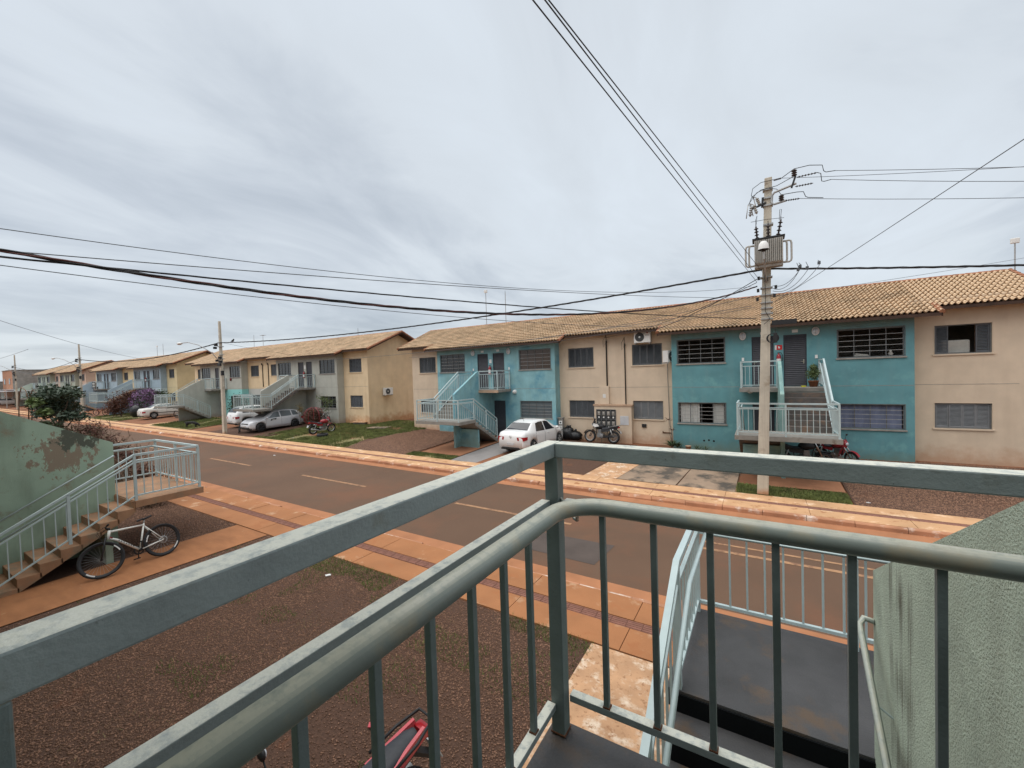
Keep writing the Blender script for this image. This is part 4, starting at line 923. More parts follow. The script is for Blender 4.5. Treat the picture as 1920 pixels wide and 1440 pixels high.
cable('rightmost of three wires dropping from the top edge of the sky to the pole', (.10, 14.88, 6.90), (-2.1, -2.9, 6.96), .0, .006, m_cable)
cable('slack service cable from the transformer pole to the air conditioner wall', (-.05, 14.85, 6.70), (-5.3, 21.0, 5.75), .20, .012)
cable('second service cable from the transformer pole to the conduit on the peach wall', (-.05, 14.85, 6.60), (-6.9, 21.0, 5.75), .25, .010)
cable('thin wire from the pole dropping behind the roof to the teal gable', (-.1, 14.85, 6.2), (-16, 20.2, 5.9), .35, .008, m_cableg)
cable('thin wire across the teal and peach fronts under the eaves', (-.1, 14.85, 5.85), (-20, 20.0, 5.3), .25, .006, m_cableg)
cable('thin wire across the yellow end wall from the lamp pole', (-33.9, 14.9, 5.6), (-.2, 14.85, 5.9), .6, .008, m_cableg)
cable('service wire from the first lamp pole down to the grey house', (-33.9, 14.9, 7.0), (-31.5, 20.4, 5.9), .1, .009)
cable('faint wire behind the ridge at the right edge', (.3, 15.1, 6.15), (9.6, 24, 7.95), .05, .006, m_cableg)
# bird on the bundled cable
bd = thing('bird', 'small dark bird perched on the cable right of the first lamp pole', 'bird', (-32.0, 14.9, 6.88))
b = MB(); b.ball((0, 0, .09), .10, 8, (1.3, .7, .8)); b.ball((.13, 0, .17), .055, 8); b.tube([(-.1, 0, .08), (-.3, 0, .03)], .03, 6, True, [.045, .015]); b.build('body', m_trim, bd, True)
# antennas on the roofs
for x, y, z0, z1, head, lab in [(-16.4, 24, 7.3, 9.75, 'box', 'roof mast with a small pale box antenna on the teal house'), (-14.8, 24, 7.3, 9.55, 'rod', 'thin rod antenna right of the box antenna'), (8.55, 24, 7.3, 8.5, 'box', 'roof mast at the right edge of the photo'),
    (-47.0, 24, 7.6, 8.95, 'rod', 'short rod antenna left on the yellow house ridge'), (-45.2, 24, 7.6, 8.95, 'yagi', 'comb antenna on the yellow house ridge'), (-30.0, 24, 7.6, 8.3, 'rod', 'short rod near the yellow gable'), (-72.5, 24, 7.9, 9.3, 'box', 'pale box antenna on the pale blue house'), (-70.5, 24, 7.9, 9.5, 'rod', 'thin rod on the pale blue house ridge')]:
    T = thing('antenna', lab, 'antenna', (x, y, z0), 0, 'roof antennas'); h = z1 - z0
    MB().tube([(0, 0, 0), (0, 0, h)], .022, 6).build('mast', m_steel, T)
    if head == 'box': MB().box(-.12, .12, -.05, .05, h - .02, h + .18).build('panel', m_white, T, bevel=.02)
    elif head == 'yagi': m_ = MB(); m_.tube([(-.35, 0, h - .05), (.35, 0, h - .05)], .015, 5); [m_.tube([(-.3 + .12 * i, -.2, h - .05), (-.3 + .12 * i, .2, h - .05)], .008, 4) for i in range(6)]; m_.build('elements', m_steel, T)
    else: MB().tube([(0, 0, h), (0, 0, h + .12)], .012, 5).build('tip', m_cableg, T)

# ------------------------------------------------------------------ fixtures on the houses
def on1(d, v, w): return (C1 + d, YF - v, ZG1 + w)
def lamp_oval(p, lab):
    T = thing('wall_lamp', lab, 'wall lamp', p, 0, 'oval wall lamps'); b = MB(); b.lathe([(.0, -.02), (.11, -.02), (.13, -.05), (.125, -.07), (.10, -.075)], axis='y', n=18); b.v = [(x, y, z * 1.35) for x, y, z in b.v]; b.build('housing', m_white, T, True)
    g = MB(); g.lathe([(.10, -.07), (.07, -.10), (.0, -.11)], axis='y', n=16); g.v = [(x, y, z * 1.35) for x, y, z in g.v]; g.build('glass', m_lens, T, True)
    MB().tube([(0, -.115, -.15), (0, -.118, .15)], .006, 5).build('guard', m_steel, T)
def small_box(name, p, lab, cat, wx, hz, m, grp=None, dpt=.025):
    T = thing(name, lab, cat, p, 0, grp); MB().box(-wx / 2, wx / 2, -dpt, -.001, -hz / 2, hz / 2).build('plate', m, T, bevel=.004); return T
def extinguisher(p, lab):
    T = thing('fire_extinguisher', lab, 'fire extinguisher', p, 0, 'fire extinguishers')
    b = MB(); b.lathe([(0, 0), (.075, 0), (.08, .03), (.08, .40), (.06, .46), (.025, .49), (.025, .53), (0, .53)], (0, -.10, 0), n=14); b.build('cylinder', m_redl, T, True)
    b = MB(); b.lathe([(.082, .08), (.082, .30)], (0, -.10, 0), n=14); b.build('label', m_paper, T, True)
    MB().tube([(.0, -.10, .52), (.07, -.12, .56), (.13, -.13, .45), (.12, -.13, .2)], .013, 6).build('hose', m_blk, T, True)
    b = MB(); b.box(-.05, .05, -.12, -.08, .53, .56); b.build('valve', m_trim, T)
for s, nm in ((1, 'right'), (-1, 'left')):
    own_ = 'behind the pole' if s > 0 else 'above the white sedan'
    lamp_oval(on1(s * 5.95, 0, 4.98), 'oval bulkhead lamp on the teal wall %s, nearer the peach wall' % own_); lamp_oval(on1(s * 8.50, 0, 5.0), 'oval bulkhead lamp on the teal wall %s, farther from the peach wall' % own_)
    for dd, q in ((6.7, 'nearer'), (7.82, 'farther')): small_box('house_number', on1(s * dd, 0, 5.06), 'small white number plate over the %s charcoal door %s' % (q, own_), 'number plate', .2, .12, m_white, 'house number plates', .012)
    for dd, q in ((5.95, 'nearer'), (8.52, 'farther')): small_box('doorbell', on1(s * dd, 0, 3.98), 'small white switch plate beside the %s charcoal door %s' % (q, own_), 'doorbell', .09, .14, m_white, 'white switch plates')
    extinguisher(on1(s * 7.25, 0, 3.65), 'red fire extinguisher hung between the charcoal doors %s' % own_)
T = small_box('safety_sign', on1(7.25, 0, 4.42), 'red and white fire extinguisher sign beside the pole', 'sign', .26, .20, m_redsign, 'extinguisher signs', .006)
b = MB(); b.box(-.126, -.07, -.008, -.0065, -.095, .095); b.lathe([(0, -.009), (.035, -.009), (.035, -.0065)], (.02, 0, -.01), 'y', 12); b.box(-.02, .03, -.009, -.0065, .02, .05); b.build('print', m_paper, T)
T = small_box('safety_sign', on1(-7.25, 0, 4.45), 'white sign between charcoal doors above the white sedan', 'sign', .17, .22, m_paper, 'extinguisher signs', .006)
for s, lab in ((1, 'round grey lamp under the balcony behind the pole'), (-1, 'round lamp under the balcony above the white sedan')):
    T = thing('wall_lamp', lab, 'wall lamp', on1(s * (5.6 if s < 0 else 6.2), 0, 2.62), 0, 'round lamps under balconies'); MB().lathe([(0, -.16), (.09, -.15), (.12, -.08), (.12, 0)], axis='y', n=14).build('globe', m_white, T, True)
# meter cabinet, conduits, air conditioners, pump boxes on the peach wall
mc = thing('meter_cabinet', 'peach meter cabinet with dark grid of electricity meters behind the black motorcycle', 'meter cabinet', (C1, YF + .6, ZG1))
X0 = -6.54 - C1; 
MB().box(-.95, 1.0, -.30, -.001, -.3, 1.84).build('housing', m_peach, mc); MB().box(-1.0, 1.05, -.34, .0, 1.84, 1.92).build('cap', m_concpeach, mc)
MB().box(-.72, -.20, -.12, -.001, 1.92, 2.87).build('riser_box', m_peach, mc, bevel=.01)
MB().box(-.52, -.36, -.13, -.121, 2.25, 2.45).build('seal_plate', m_white, mc)
MB().box(-.82, .20, -.312, -.3005, .62, 1.66).build('door_panel', m_trim, mc)
for i in range(5): MB().box(-.82 + i * .255 - .012, -.82 + i * .255 + .012, -.335, -.312, .62, 1.66).build('door_bar', m_frame, mc)
for z in (.62, 1.14, 1.64): MB().box(-.83, .21, -.336, -.313, z, z + .025).build('door_bar', m_frame, mc)
for i in range(4):
    for j in range(2): x = -.82 + .1275 + i * .255; z = 1.27 + .0 - j * .52; me_ = MB().box(x - .075, x + .075, -.33, -.3125, z + .08, z + .30).build('meter', m_conc if (i + j) % 2 else m_sill, mc, bevel=.01); MB().lathe([(0, -.345), (.045, -.34), (.05, -.331)], (x, 0, z + .20), 'y', 10).build('dial', m_trafo, me_, True); MB().box(x - .04, x + .04, -.33, -.3125, z - .06, z + .02).build('breaker', m_white, me_)
MB().box(.42, .86, -.315, -.3005, .88, 1.34).build('notice_box', m_zinc, mc, bevel=.008)
for d, w0_, w1_, r in ((-.30, 2.87, 5.15, .035), (.66, 1.92, 4.95, .028)):
    T = thing('service_conduit', 'black %s conduit rising from the peach meter cabinet' % ('thicker' if d < 0 else 'thinner'), 'conduit', (C1 + d, YF + .56, ZG1 + w0_), 0, 'conduits on the peach wall')
    MB().tube([(0, 0, 0), (0, 0, w1_ - w0_), (.02, -.06, w1_ - w0_ + .06), (.06, -.10, w1_ - w0_ - .02)], r, 8).build('pipe', m_blk, T, True); MB().tube([(.04, -.1, w1_ - w0_), (-.12, -.12, w1_ - w0_ - .25), (-.14, -.1, w1_ - w0_ + .1), (.0, -.06, w1_ - w0_ + .35)], .009, 5).build('loop', m_cable, T, True)
    MB().tube([(0, .03, w1_ - w0_), (0, -.05, w1_ - w0_ + .42)], .012, 5).build('hook', m_trim, T)
def aircon(p, rz, lab, print_red=False):
    T = thing('air_conditioner', lab, 'air conditioner', p, rz, 'outdoor air conditioner units'); 
    MB().box(-.40, .40, -.36, -.08, 0, .56).build('casing', m_white, T, bevel=.02)
    b = MB(); [b.lathe([(r, -.366), (r + .008, -.372), (r + .016, -.366)], (-.12, 0, .28), 'y', 24) for r in (.05, .09, .13, .17, .21)]; [b.bar((-.12, -.367, .28), (-.12 + .22 * math.cos(a), -.367, .28 + .22 * math.sin(a)), .008, .006) for a in [math.pi * k / 6 for k in range(12)]]; b.build('fan_grille', m_frame, T)
    MB().lathe([(0, -.361), (.215, -.361), (.215, -.3605)], (-.12, 0, .28), 'y', 24).build('fan_opening', m_trim, T); MB().lathe([(0, -.38), (.045, -.378), (.05, -.366)], (-.12, 0, .28), 'y', 14).build('fan_hub', m_white, T, True)
    MB().box(-.36, -.32, -.36, 0, -.05, -.005).build('bracket', m_steel, T); MB().box(.32, .36, -.36, 0, -.05, -.005).build('bracket', m_steel, T)
    if print_red: MB().lathe([(0, -.3635), (.035, -.3635), (.035, -.3605)], (.25, 0, .47), 'y', 12).build('emblem', m_redsign, T); b = MB(); [b.box(.16, .34, -.3625, -.3605, z, z + .012) for z in (.37, .33)]; b.build('lettering', m_frame, T)
    return T
aircon((C1 + 1.62, YF + .6, ZG1 + 5.0), 0, 'white air conditioner with round fan under the peach eave', True)
aircon((C1 + 2.68, YF + .45, ZG1 + 3.98), R(68), 'white air conditioner seen edge on in the corner by the teal wall')
aircon((C2 + 14.25, YF + 2.3, ZG2 + 2.05), R(90), 'white air conditioner on the yellow end wall')
T = thing('drain_pipe', 'thin grey pipe running down the peach wall corner beside the teal wall', 'pipe', (C1 + 2.72, YF + .58, ZG1)); MB().tube([(0, 0, 3.95), (0, 0, 3.2), (.05, 0, 1.0), (.12, 0, .6), (.14, 0, .0)], .015, 6).build('pipe', m_sill, T, True)
T = thing('vent', 'small black vent cover low on the peach wall under the shutter', 'vent', (C1 + 1.55, YF + .6, ZG1 + .85)); MB().box(-.11, .11, -.06, 0, -.09, .09).build('cover', m_trim, T, bevel=.02)
T = thing('tap_pipe', 'rusty stub of pipe low on the peach wall near the teal corner', 'pipe', (C1 + 2.62, YF + .57, ZG1 + .55)); MB().tube([(.2, 0, 0), (-.12, 0, 0), (-.16, -.02, -.02), (-.16, -.04, .08)], .025, 6).build('pipe', m_rust, T)
T = thing('letter_box', 'grey post with three small meter boxes beside the white sedan', 'box', (-9.42, 20.75, .33)); MB().box(-.13, .13, -.1, .1, -.05, 1.15).build('post', m_conc, T); 
for i in range(3): h = MB().box(-.09, .09, -.12, -.1005, .30 + i * .27, .48 + i * .27).build('box_front', m_white, T); MB().box(-.045, .045, -.126, -.1205, .35 + i * .27, .43 + i * .27).build('window', m_trim, h)
MB().box(-.19, .16, -.14, .12, 1.15, 1.20).build('cap', m_conc, T)
b = MB(); b.box(-.38, .38, -.12, .25, 0, .50); T = thing('covered_box', 'grey cloth covered box standing in the open peach window', 'box', on1(12.72, -.95, 3.9)); b.build('cloth', m_cloth, T, bevel=.05)
T = thing('jar', 'small pale ornament on the sill inside the upper right teal window', 'ornament', on1(10.8, -.2, 3.92)); MB().lathe([(0, 0), (.07, .0), (.08, .08), (.03, .15), (.04, .2), (0, .21)], n=10).build('body', m_cloth, T, True)
T = thing('folded_paper', 'pale folded papers inside the upper right teal window', 'paper', on1(9.75, -.25, 3.93)); b = MB(); b.prism([(0, 0), (.45, 0), (.40, .06), (.05, .12)], 'y', 0, .2); b.build('sheet', m_cloth, T)
T = thing('floor_drain_holes', 'row of dark vent holes low on the teal wall', 'vent', on1(4.55, 0, .35))
for i in range(3): MB().lathe([(0, -.004), (.045, -.004), (.045, .0)], ((i - 1) * .2, 0, .03 * (i % 2)), 'y', 10).build('hole', m_dark, T)
T = thing('yard_panel', 'small teal panel on a rusty leg under the left teal landing', 'panel', (-14.9, 17.9, gz(-14.9, 17.9)))
MB().box(-.5, .5, -.02, .02, .95, 1.35).build('panel', m_teal, T); MB().box(.35, .4, -.02, .02, 0, .95).build('leg', m_rust, T); MB().tube([(.38, 0, .6), (.55, 0, .62), (.6, 0, .4), (.42, 0, .35)], .02, 6).build('hook', m_rust, T)
# ------------------------------------------------------------------ vehicles
def interp(pts):
    xs = [p[0] for p in pts]; zs = [p[1] for p in pts]
    return lambda x: float(np.interp(x, xs, zs))
def smooth_interp(pts, k=.05):
    f = interp(pts); return lambda x: (f(x - k) + 2 * f(x) + f(x + k)) / 4
def wheel(parent, x, y, r, wdt, rimm, spokes=5, hub=None):
    s = 1 if y > 0 else -1
    W_ = MB().lathe([(r * .66, -wdt / 2), (r * .93, -wdt / 2), (r, -wdt * .32), (r, wdt * .32), (r * .93, wdt / 2), (r * .66, wdt / 2)], (0, 0, 0), 'y', 24).build('wheel', m_blk, parent, True, loc=(x, y - s * wdt / 2, r))
    MB().lathe([(0, s * wdt * .2), (r * .67, s * wdt * .15)], (0, 0, 0), 'y', 24).build('brake_shadow', m_trim, W_)
    b = MB(); b.lathe([(r * .60, s * wdt * .46), (r * .67, s * wdt * .52), (r * .69, s * wdt * .46)], (0, 0, 0), 'y', 24); b.lathe([(0, s * wdt * .5), (r * .17, s * wdt * .48), (r * .18, s * wdt * .3)], (0, 0, 0), 'y', 12)
    for k in range(spokes):
        a = 2 * math.pi * k / spokes + .3; b.bar((0.1 * r * math.cos(a), s * wdt * .44, .1 * r * math.sin(a)), (.64 * r * math.cos(a), s * wdt * .46, .64 * r * math.sin(a)), r * .20, .03, (0, 1, 0))
    b.build('rim', rimm, W_, True); return W_
def car(label, loc, rz, L, W, top, belt, glass, ws, rw, wheels, paint, rimm, r=.31, glm=None, lights='front', group='parked cars', spokes=5, trimline=False, extras=None, name='parked_car', cat='car'):
    T = thing(name, label, cat, loc, rz, group); glm = glm or m_cglass
    ft = smooth_interp(top); fb = interp(belt); fr_, rr_ = wheels
    pl_ = interp([(-L / 2, .80), (-L / 2 + .10, .90), (-L / 2 + .45, .97), (-.6, 1), (.6, 1), (L / 2 - .55, .965), (L / 2 - .22, .87), (L / 2 - .06, .74), (L / 2, .62)])
    ar = r + .055
    def sec(x):
        hw = W * pl_(x); zt = ft(x); zb_ = .20 + (.10 if abs(x) > L / 2 - .12 else 0)
        for xw in wheels:
            if abs(x - xw) < ar: zb_ = max(zb_, r + math.sqrt(ar * ar - (x - xw) ** 2) * .98)
        zl = min(fb(x), zt - .03); zb_ = min(zb_, zl - .08); t = max(0., zt - zl - .03)
        wr = hw * .955 - .04 - .34 * t
        return hw, zb_, zl, zt, wr, t
    def half(x):
        hw, zb_, zl, zt, wr, t = sec(x); dz = zl - zb_
        return [(hw * .80, zb_), (hw * .975, zb_ + .02), (hw * .995, zb_ + dz * .35), (hw, zb_ + dz * .62), (hw * .985, zb_ + dz * .86), (hw * .955, zl), (wr, zt - .035 - .03 * min(1, t / .3)), (wr - .07, zt - .008), (wr * .5, zt), (0, zt + .006)]
    xs = sorted(set(list(np.linspace(-L / 2, L / 2, 42)) + [xw + ar * math.sin(a) for xw in wheels for a in np.linspace(-math.pi / 2, math.pi / 2, 13)] + [xw + q * (ar + .004) for xw in wheels for q in (-1, 1)]))
    mb = MB(); vs = []
    for x in xs: h = half(x); vs += [(x, y, z) for y, z in h] + [(x, -y, z) for y, z in reversed(h[:-1])]
    n = 19; fs = [(i * n + k, (i + 1) * n + k, (i + 1) * n + k + 1, i * n + k + 1) for i in range(len(xs) - 1) for k in range(n - 1)]
    fs += [tuple(range(n)), tuple((len(xs) - 1) * n + k for k in range(n - 1, -1, -1))]
    mb.add(vs, fs); body = mb.build('body', paint, T, True)
    MB().box(-L / 2 + .15, L / 2 - .15, -W * .80, W * .80, .18, .52).build('underbody', m_trim, T)
    def side_pt(x, f, s, off=.010):
        hw, zb_, zl, zt, wr, t = sec(x); za = zl + .02; zc = zt - .075; z = za + (zc - za) * f; q = (z - zl) / max(.01, (zt - .06) - zl)
        return (x, s * (hw * .955 + (wr - hw * .955) * q + off), z)
    for (b0, b1, t0, t1) in glass:
        for s in (1, -1):
            g = MB(); m = 7; v_ = []
            for j in range(4):
                f = j / 3
                for i in range(m): u = i / (m - 1); v_.append(side_pt((b0 + (t0 - b0) * f) * (1 - u) + (b1 + (t1 - b1) * f) * u, f, s))
            g.add(v_, [(j * m + i, j * m + i + 1, (j + 1) * m + i + 1, (j + 1) * m + i) for j in range(3) for i in range(m - 1)]); g.build('side_window', glm, T, True)
    for nm, (a, b_) in (('windshield', ws), ('rear_window', rw)):
        g = MB(); v_ = []; m = 9; kk = 7
        for j in range(kk):
            x = a + (b_ - a) * j / (kk - 1); hw, zb_, zl, zt, wr, t = sec(x); e = 1e-3; sl = (ft(x + .05) - ft(x - .05)) / .1; nv = Vector((-sl, 0, 1)).normalized() * .012
            for i in range(m): q = -1 + 2 * i / (m - 1); v_.append((x + nv.x, q * (wr - .09), zt + nv.z - .012 * q * q))
        g.add(v_, [(j * m + i, j * m + i + 1, (j + 1) * m + i + 1, (j + 1) * m + i) for j in range(kk - 1) for i in range(m - 1)]); g.build(nm, glm, T, True)
    for xw in wheels:
        for s in (1, -1): wheel(T, xw, s * (W - .02), r, .2, rimm, spokes)
    zh = fb(.2) - .11
    for s in (1, -1):
        for x in (-.95, .10): y = sec(x)[0] * .985; MB().box(x - .09, x + .09, s * y - .02, s * y + .025, zh - .015, zh + .018).build('door_handle', paint, T, bevel=.008)
        MB().ball((.88, s * (W + .07), fb(.8) + .07), .10, 8, (.7, 1.0, .75)).build('mirror', m_trim if trimline else paint, T, True)
        ln = MB()
        for x in (-.22, .92, -1.02):
            p = [(x, s * (sec(x)[0] * k + .004), sec(x)[1] + (sec(x)[2] - sec(x)[1]) * f) for f, k in ((.06, .98), (.35, .995), (.62, 1.0), (.86, .985), (.99, .957))]; ln.tube(p, .005, 4)
        ln.build('door_seam', m_trim, T)
        if trimline: MB().box(-1.5, 1.5, s * W - .012, s * W + .012, fb(0) - .38, fb(0) - .32).build('side_moulding', m_trim, T)
    # ends
    xf, xr = L / 2, -L / 2
    for s in (1, -1):
        b = MB(); v_ = []
        for x, dz in ((xf - .10, 0), (xf - .50, .05)):
            hw = sec(x)[0]; zt = min(fb(x), ft(x)) - .06 + dz
            v_ += [(x + .03, s * (hw * .55 if x > xf - .2 else hw * .93), zt), (x + .03, s * (hw * .98 if x > xf - .2 else hw + .01), zt), (x + .045, s * (hw * .55 if x > xf - .2 else hw * .93), zt - .13), (x + .045, s * (hw * 1.0 if x > xf - .2 else hw + .012), zt - .12)]
        b.add(v_, [(0, 1, 3, 2), (1, 5, 7, 3), (0, 4, 5, 1), (2, 3, 7, 6)]); b.build('headlight', m_lens, T)
        zt = min(fb(xr + .1), ft(xr + .12)) - .08; hw = sec(xr + .08)[0]
        b = MB(); b.add([(xr - .012, s * hw * .50, zt), (xr + .03, s * hw * 1.0, zt + .01), (xr + .30, s * (sec(xr + .3)[0] + .008), zt), (xr - .012, s * hw * .55, zt - .15), (xr + .03, s * hw * 1.02, zt - .17), (xr + .26, s * (sec(xr + .3)[0] + .010), zt - .14)], [(0, 1, 4, 3), (1, 2, 5, 4)]); b.build('taillight', m_redl, T)
    MB().box(xf - .16, xf - .015, -.46, .46, .52, .64).build('grille', m_trim, T, bevel=.02); MB().box(xf - .20, xf + .004, -.58, .58, .26, .40).build('bumper_intake', m_trim, T, bevel=.03)
    MB().box(xf + .004, xf + .016, -.20, .20, .40, .50).build('number_plate', m_plate, T); MB().box(xr - .022, xr + .02, -.20, .20, .42, .53).build('number_plate', m_plate, T)
    MB().box(xr - .012, xr + .02, -.5, .5, .25, .33).build('bumper_trim', m_trim, T)
    for x, z in ((xf - .008, .60), (xr - .018, ft(xr + .12) - .20)): b = MB(); b.lathe([(.05, x), (.058, x + .006), (.066, x)], (0, 0, z), 'x', 16); b.bar((x, -.04, z + .04), (x, 0, z - .05), .01, .008, (1, 0, 0)); b.bar((x, .04, z + .04), (x, 0, z - .05), .01, .008, (1, 0, 0)); b.build('emblem', m_chrome, T)
    if extras: extras(T, sec, ft, fb)
    return T
def polo_extra(T, sec, ft, fb):
    for s in (1, -1):
        b = MB(); y = sec(.35)[0]; b.add([(.62, s * (y + .007), .72), (.20, s * (y + .007), .80), (.16, s * (y + .004), .90), (.55, s * (y + .004), .86)], [(0, 1, 2, 3)]); b.build('sticker', m_trim, T)
        b = MB(); b.add([(.50, s * (y + .010), .77), (.30, s * (y + .010), .80), (.28, s * (y + .008), .83), (.48, s * (y + .008), .81)], [(0, 1, 2, 3)]); b.build('sticker_print', m_white, T)
car('silver hatchback with black wheels and a black sticker on its front door', (-32.05, 17.45, gz(-32, 17.2)), R(-91), 4.06, .875,
    [(-2.03, .66), (-1.97, .98), (-1.86, 1.12), (-1.62, 1.33), (-1.25, 1.43), (-.4, 1.475), (.2, 1.43), (.55, 1.27), (1.02, 1.02), (1.5, .93), (1.83, .80), (1.98, .66), (2.03, .50)], [(-2.03, .62), (-1.9, 1.0), (-1.2, .98), (.95, .90), (2.03, .66)],
    [(-.12, .86, -.10, .28), (-1.02, -.20, -.98, -.18), (-1.55, -1.10, -1.42, -1.06)], (.98, .34), (-1.90, -1.50), (1.27, -1.28), m_cars, m_trim, .315, m_cgl2, extras=polo_extra)
def ant(T, sec, ft, fb): MB().tube([(-.85, 0, 1.44), (-1.0, 0, 1.62)], .008, 5).build('antenna', m_trim, T)
car('white four door sedan with dark rear glass parked nose in beside the teal stairs', (-9.98, 18.52, gz(-10, 18)), R(86), 4.1, .83,
    [(-2.05, .74), (-2.0, .98), (-1.9, 1.04), (-1.5, 1.08), (-1.05, 1.38), (-.55, 1.46), (.1, 1.455), (.4, 1.38), (.98, 1.04), (1.5, .95), (1.85, .82), (2.0, .68), (2.05, .5)], [(-2.05, .72), (-1.9, .98), (-1.2, .97), (.9, .90), (2.05, .68)],
    [(-.12, .82, -.10, .34), (-1.0, -.20, -.82, -.18)], (.96, .42), (-1.52, -1.06), (1.28, -1.22), m_carw, m_steel, .30, m_cglass, extras=ant)
car('aged white sedan with red tail lamps parked by the branch pile', (-54.35, 18.5, gz(-54, 18)), R(88), 4.45, .86,
    [(-2.22, .72), (-2.17, .98), (-2.05, 1.02), (-1.5, 1.06), (-1.0, 1.36), (-.5, 1.42), (.15, 1.41), (.4, 1.34), (1.0, 1.0), (1.6, .92), (2.0, .82), (2.17, .70), (2.22, .5)], [(-2.22, .72), (-2.0, .96), (-1.2, .95), (.9, .88), (2.22, .68)],
    [(-.12, .86, -.10, .36), (-.95, -.20, -.92, -.18), (-1.38, -1.02, -1.12, -1.0)], (1.0, .42), (-1.5, -1.02), (1.35, -1.28), m_caro, m_steel, .31, m_cgl2, trimline=True, spokes=7)
car('white sport utility car half hidden under the grey landing', (-36.3, 18.6, gz(-36.3, 18.3)), R(89), 4.25, .89,
    [(-2.12, .75), (-2.06, 1.05), (-1.95, 1.2), (-1.65, 1.52), (-1.2, 1.60), (-.2, 1.62), (.3, 1.55), (.95, 1.16), (1.5, 1.06), (1.9, .92), (2.07, .75), (2.12, .5)], [(-2.12, .75), (-1.9, 1.1), (-1.2, 1.08), (.9, 1.02), (2.12, .76)],
    [(-.12, .84, -.10, .34), (-1.05, -.2, -1.0, -.18), (-1.6, -1.12, -1.5, -1.08)], (.95, .36), (-1.98, -1.66), (1.3, -1.3), m_carw, m_steel, .34, m_cglass, trimline=True)
far_ = car('distant white car under the far carport at the left edge', (-121, 17.0, gz(-121, 17)), R(100), 4.1, .85,
    [(-2.05, .7), (-2.0, 1.0), (-1.6, 1.35), (-1.2, 1.42), (-.4, 1.46), (.2, 1.42), (1.0, 1.02), (1.5, .93), (1.9, .78), (2.05, .5)], [(-2.05, .68), (-1.9, .98), (.9, .90), (2.05, .68)], [(-.12, .84, -.10, .30), (-1.0, -.2, -.98, -.18)], (.98, .36), (-1.95, -1.6), (1.27, -1.26), m_carw, m_steel, .31)
def spoke_wheel(parent, x, z, r, tw, rimm, ns=24, nm='wheel', rimw=.03, stripes=None):
    W_ = MB().lathe([(r - tw, -tw * .55), (r - tw * .35, -tw * .6), (r, -tw * .2), (r, tw * .2), (r - tw * .35, tw * .6), (r - tw, tw * .55), (r - tw, -tw * .55)], (0, 0, 0), 'y', 32).build(nm, m_blk, parent, True, loc=(x, 0, z))
    MB().lathe([(r - tw + .004, -tw * .42), (r - tw - rimw, -tw * .35), (r - tw - rimw, tw * .35), (r - tw + .004, tw * .42)], (0, 0, 0), 'y', 32).build('rim', rimm, W_, True)
    MB().lathe([(0, -.05), (.025, -.05), (.025, .05), (0, .05)], (0, 0, 0), 'y', 10).build('hub', m_trim, W_)
    b = MB()
    for k in range(ns): a = 2 * math.pi * k / ns; b.tube([(.02 * math.cos(a + .6), .03 * (1 if k % 2 else -1), .02 * math.sin(a + .6)), ((r - tw - rimw * .5) * math.cos(a), 0, (r - tw - rimw * .5) * math.sin(a))], .0016 if r > .3 and tw < .06 else .003, 4, False)
    b.build('spokes', m_steel, W_, kind='stuff')
    if stripes:
        for a0 in stripes:
            b = MB(); v_ = []
            for q in range(9):
                a = a0 + q * .06
                for rr in (r - tw - .002, r - tw - rimw + .004): v_.append((rr * math.cos(a), -tw * .44, rr * math.sin(a)))
            b.add(v_, [(2 * q, 2 * q + 1, 2 * q + 3, 2 * q + 2) for q in range(8)]); b.add([(x_, -y_, z_) for x_, y_, z_ in v_], [(2 * q, 2 * q + 1, 2 * q + 3, 2 * q + 2) for q in range(8)]); b.build('rim_decal', m_white, W_)
    return W_
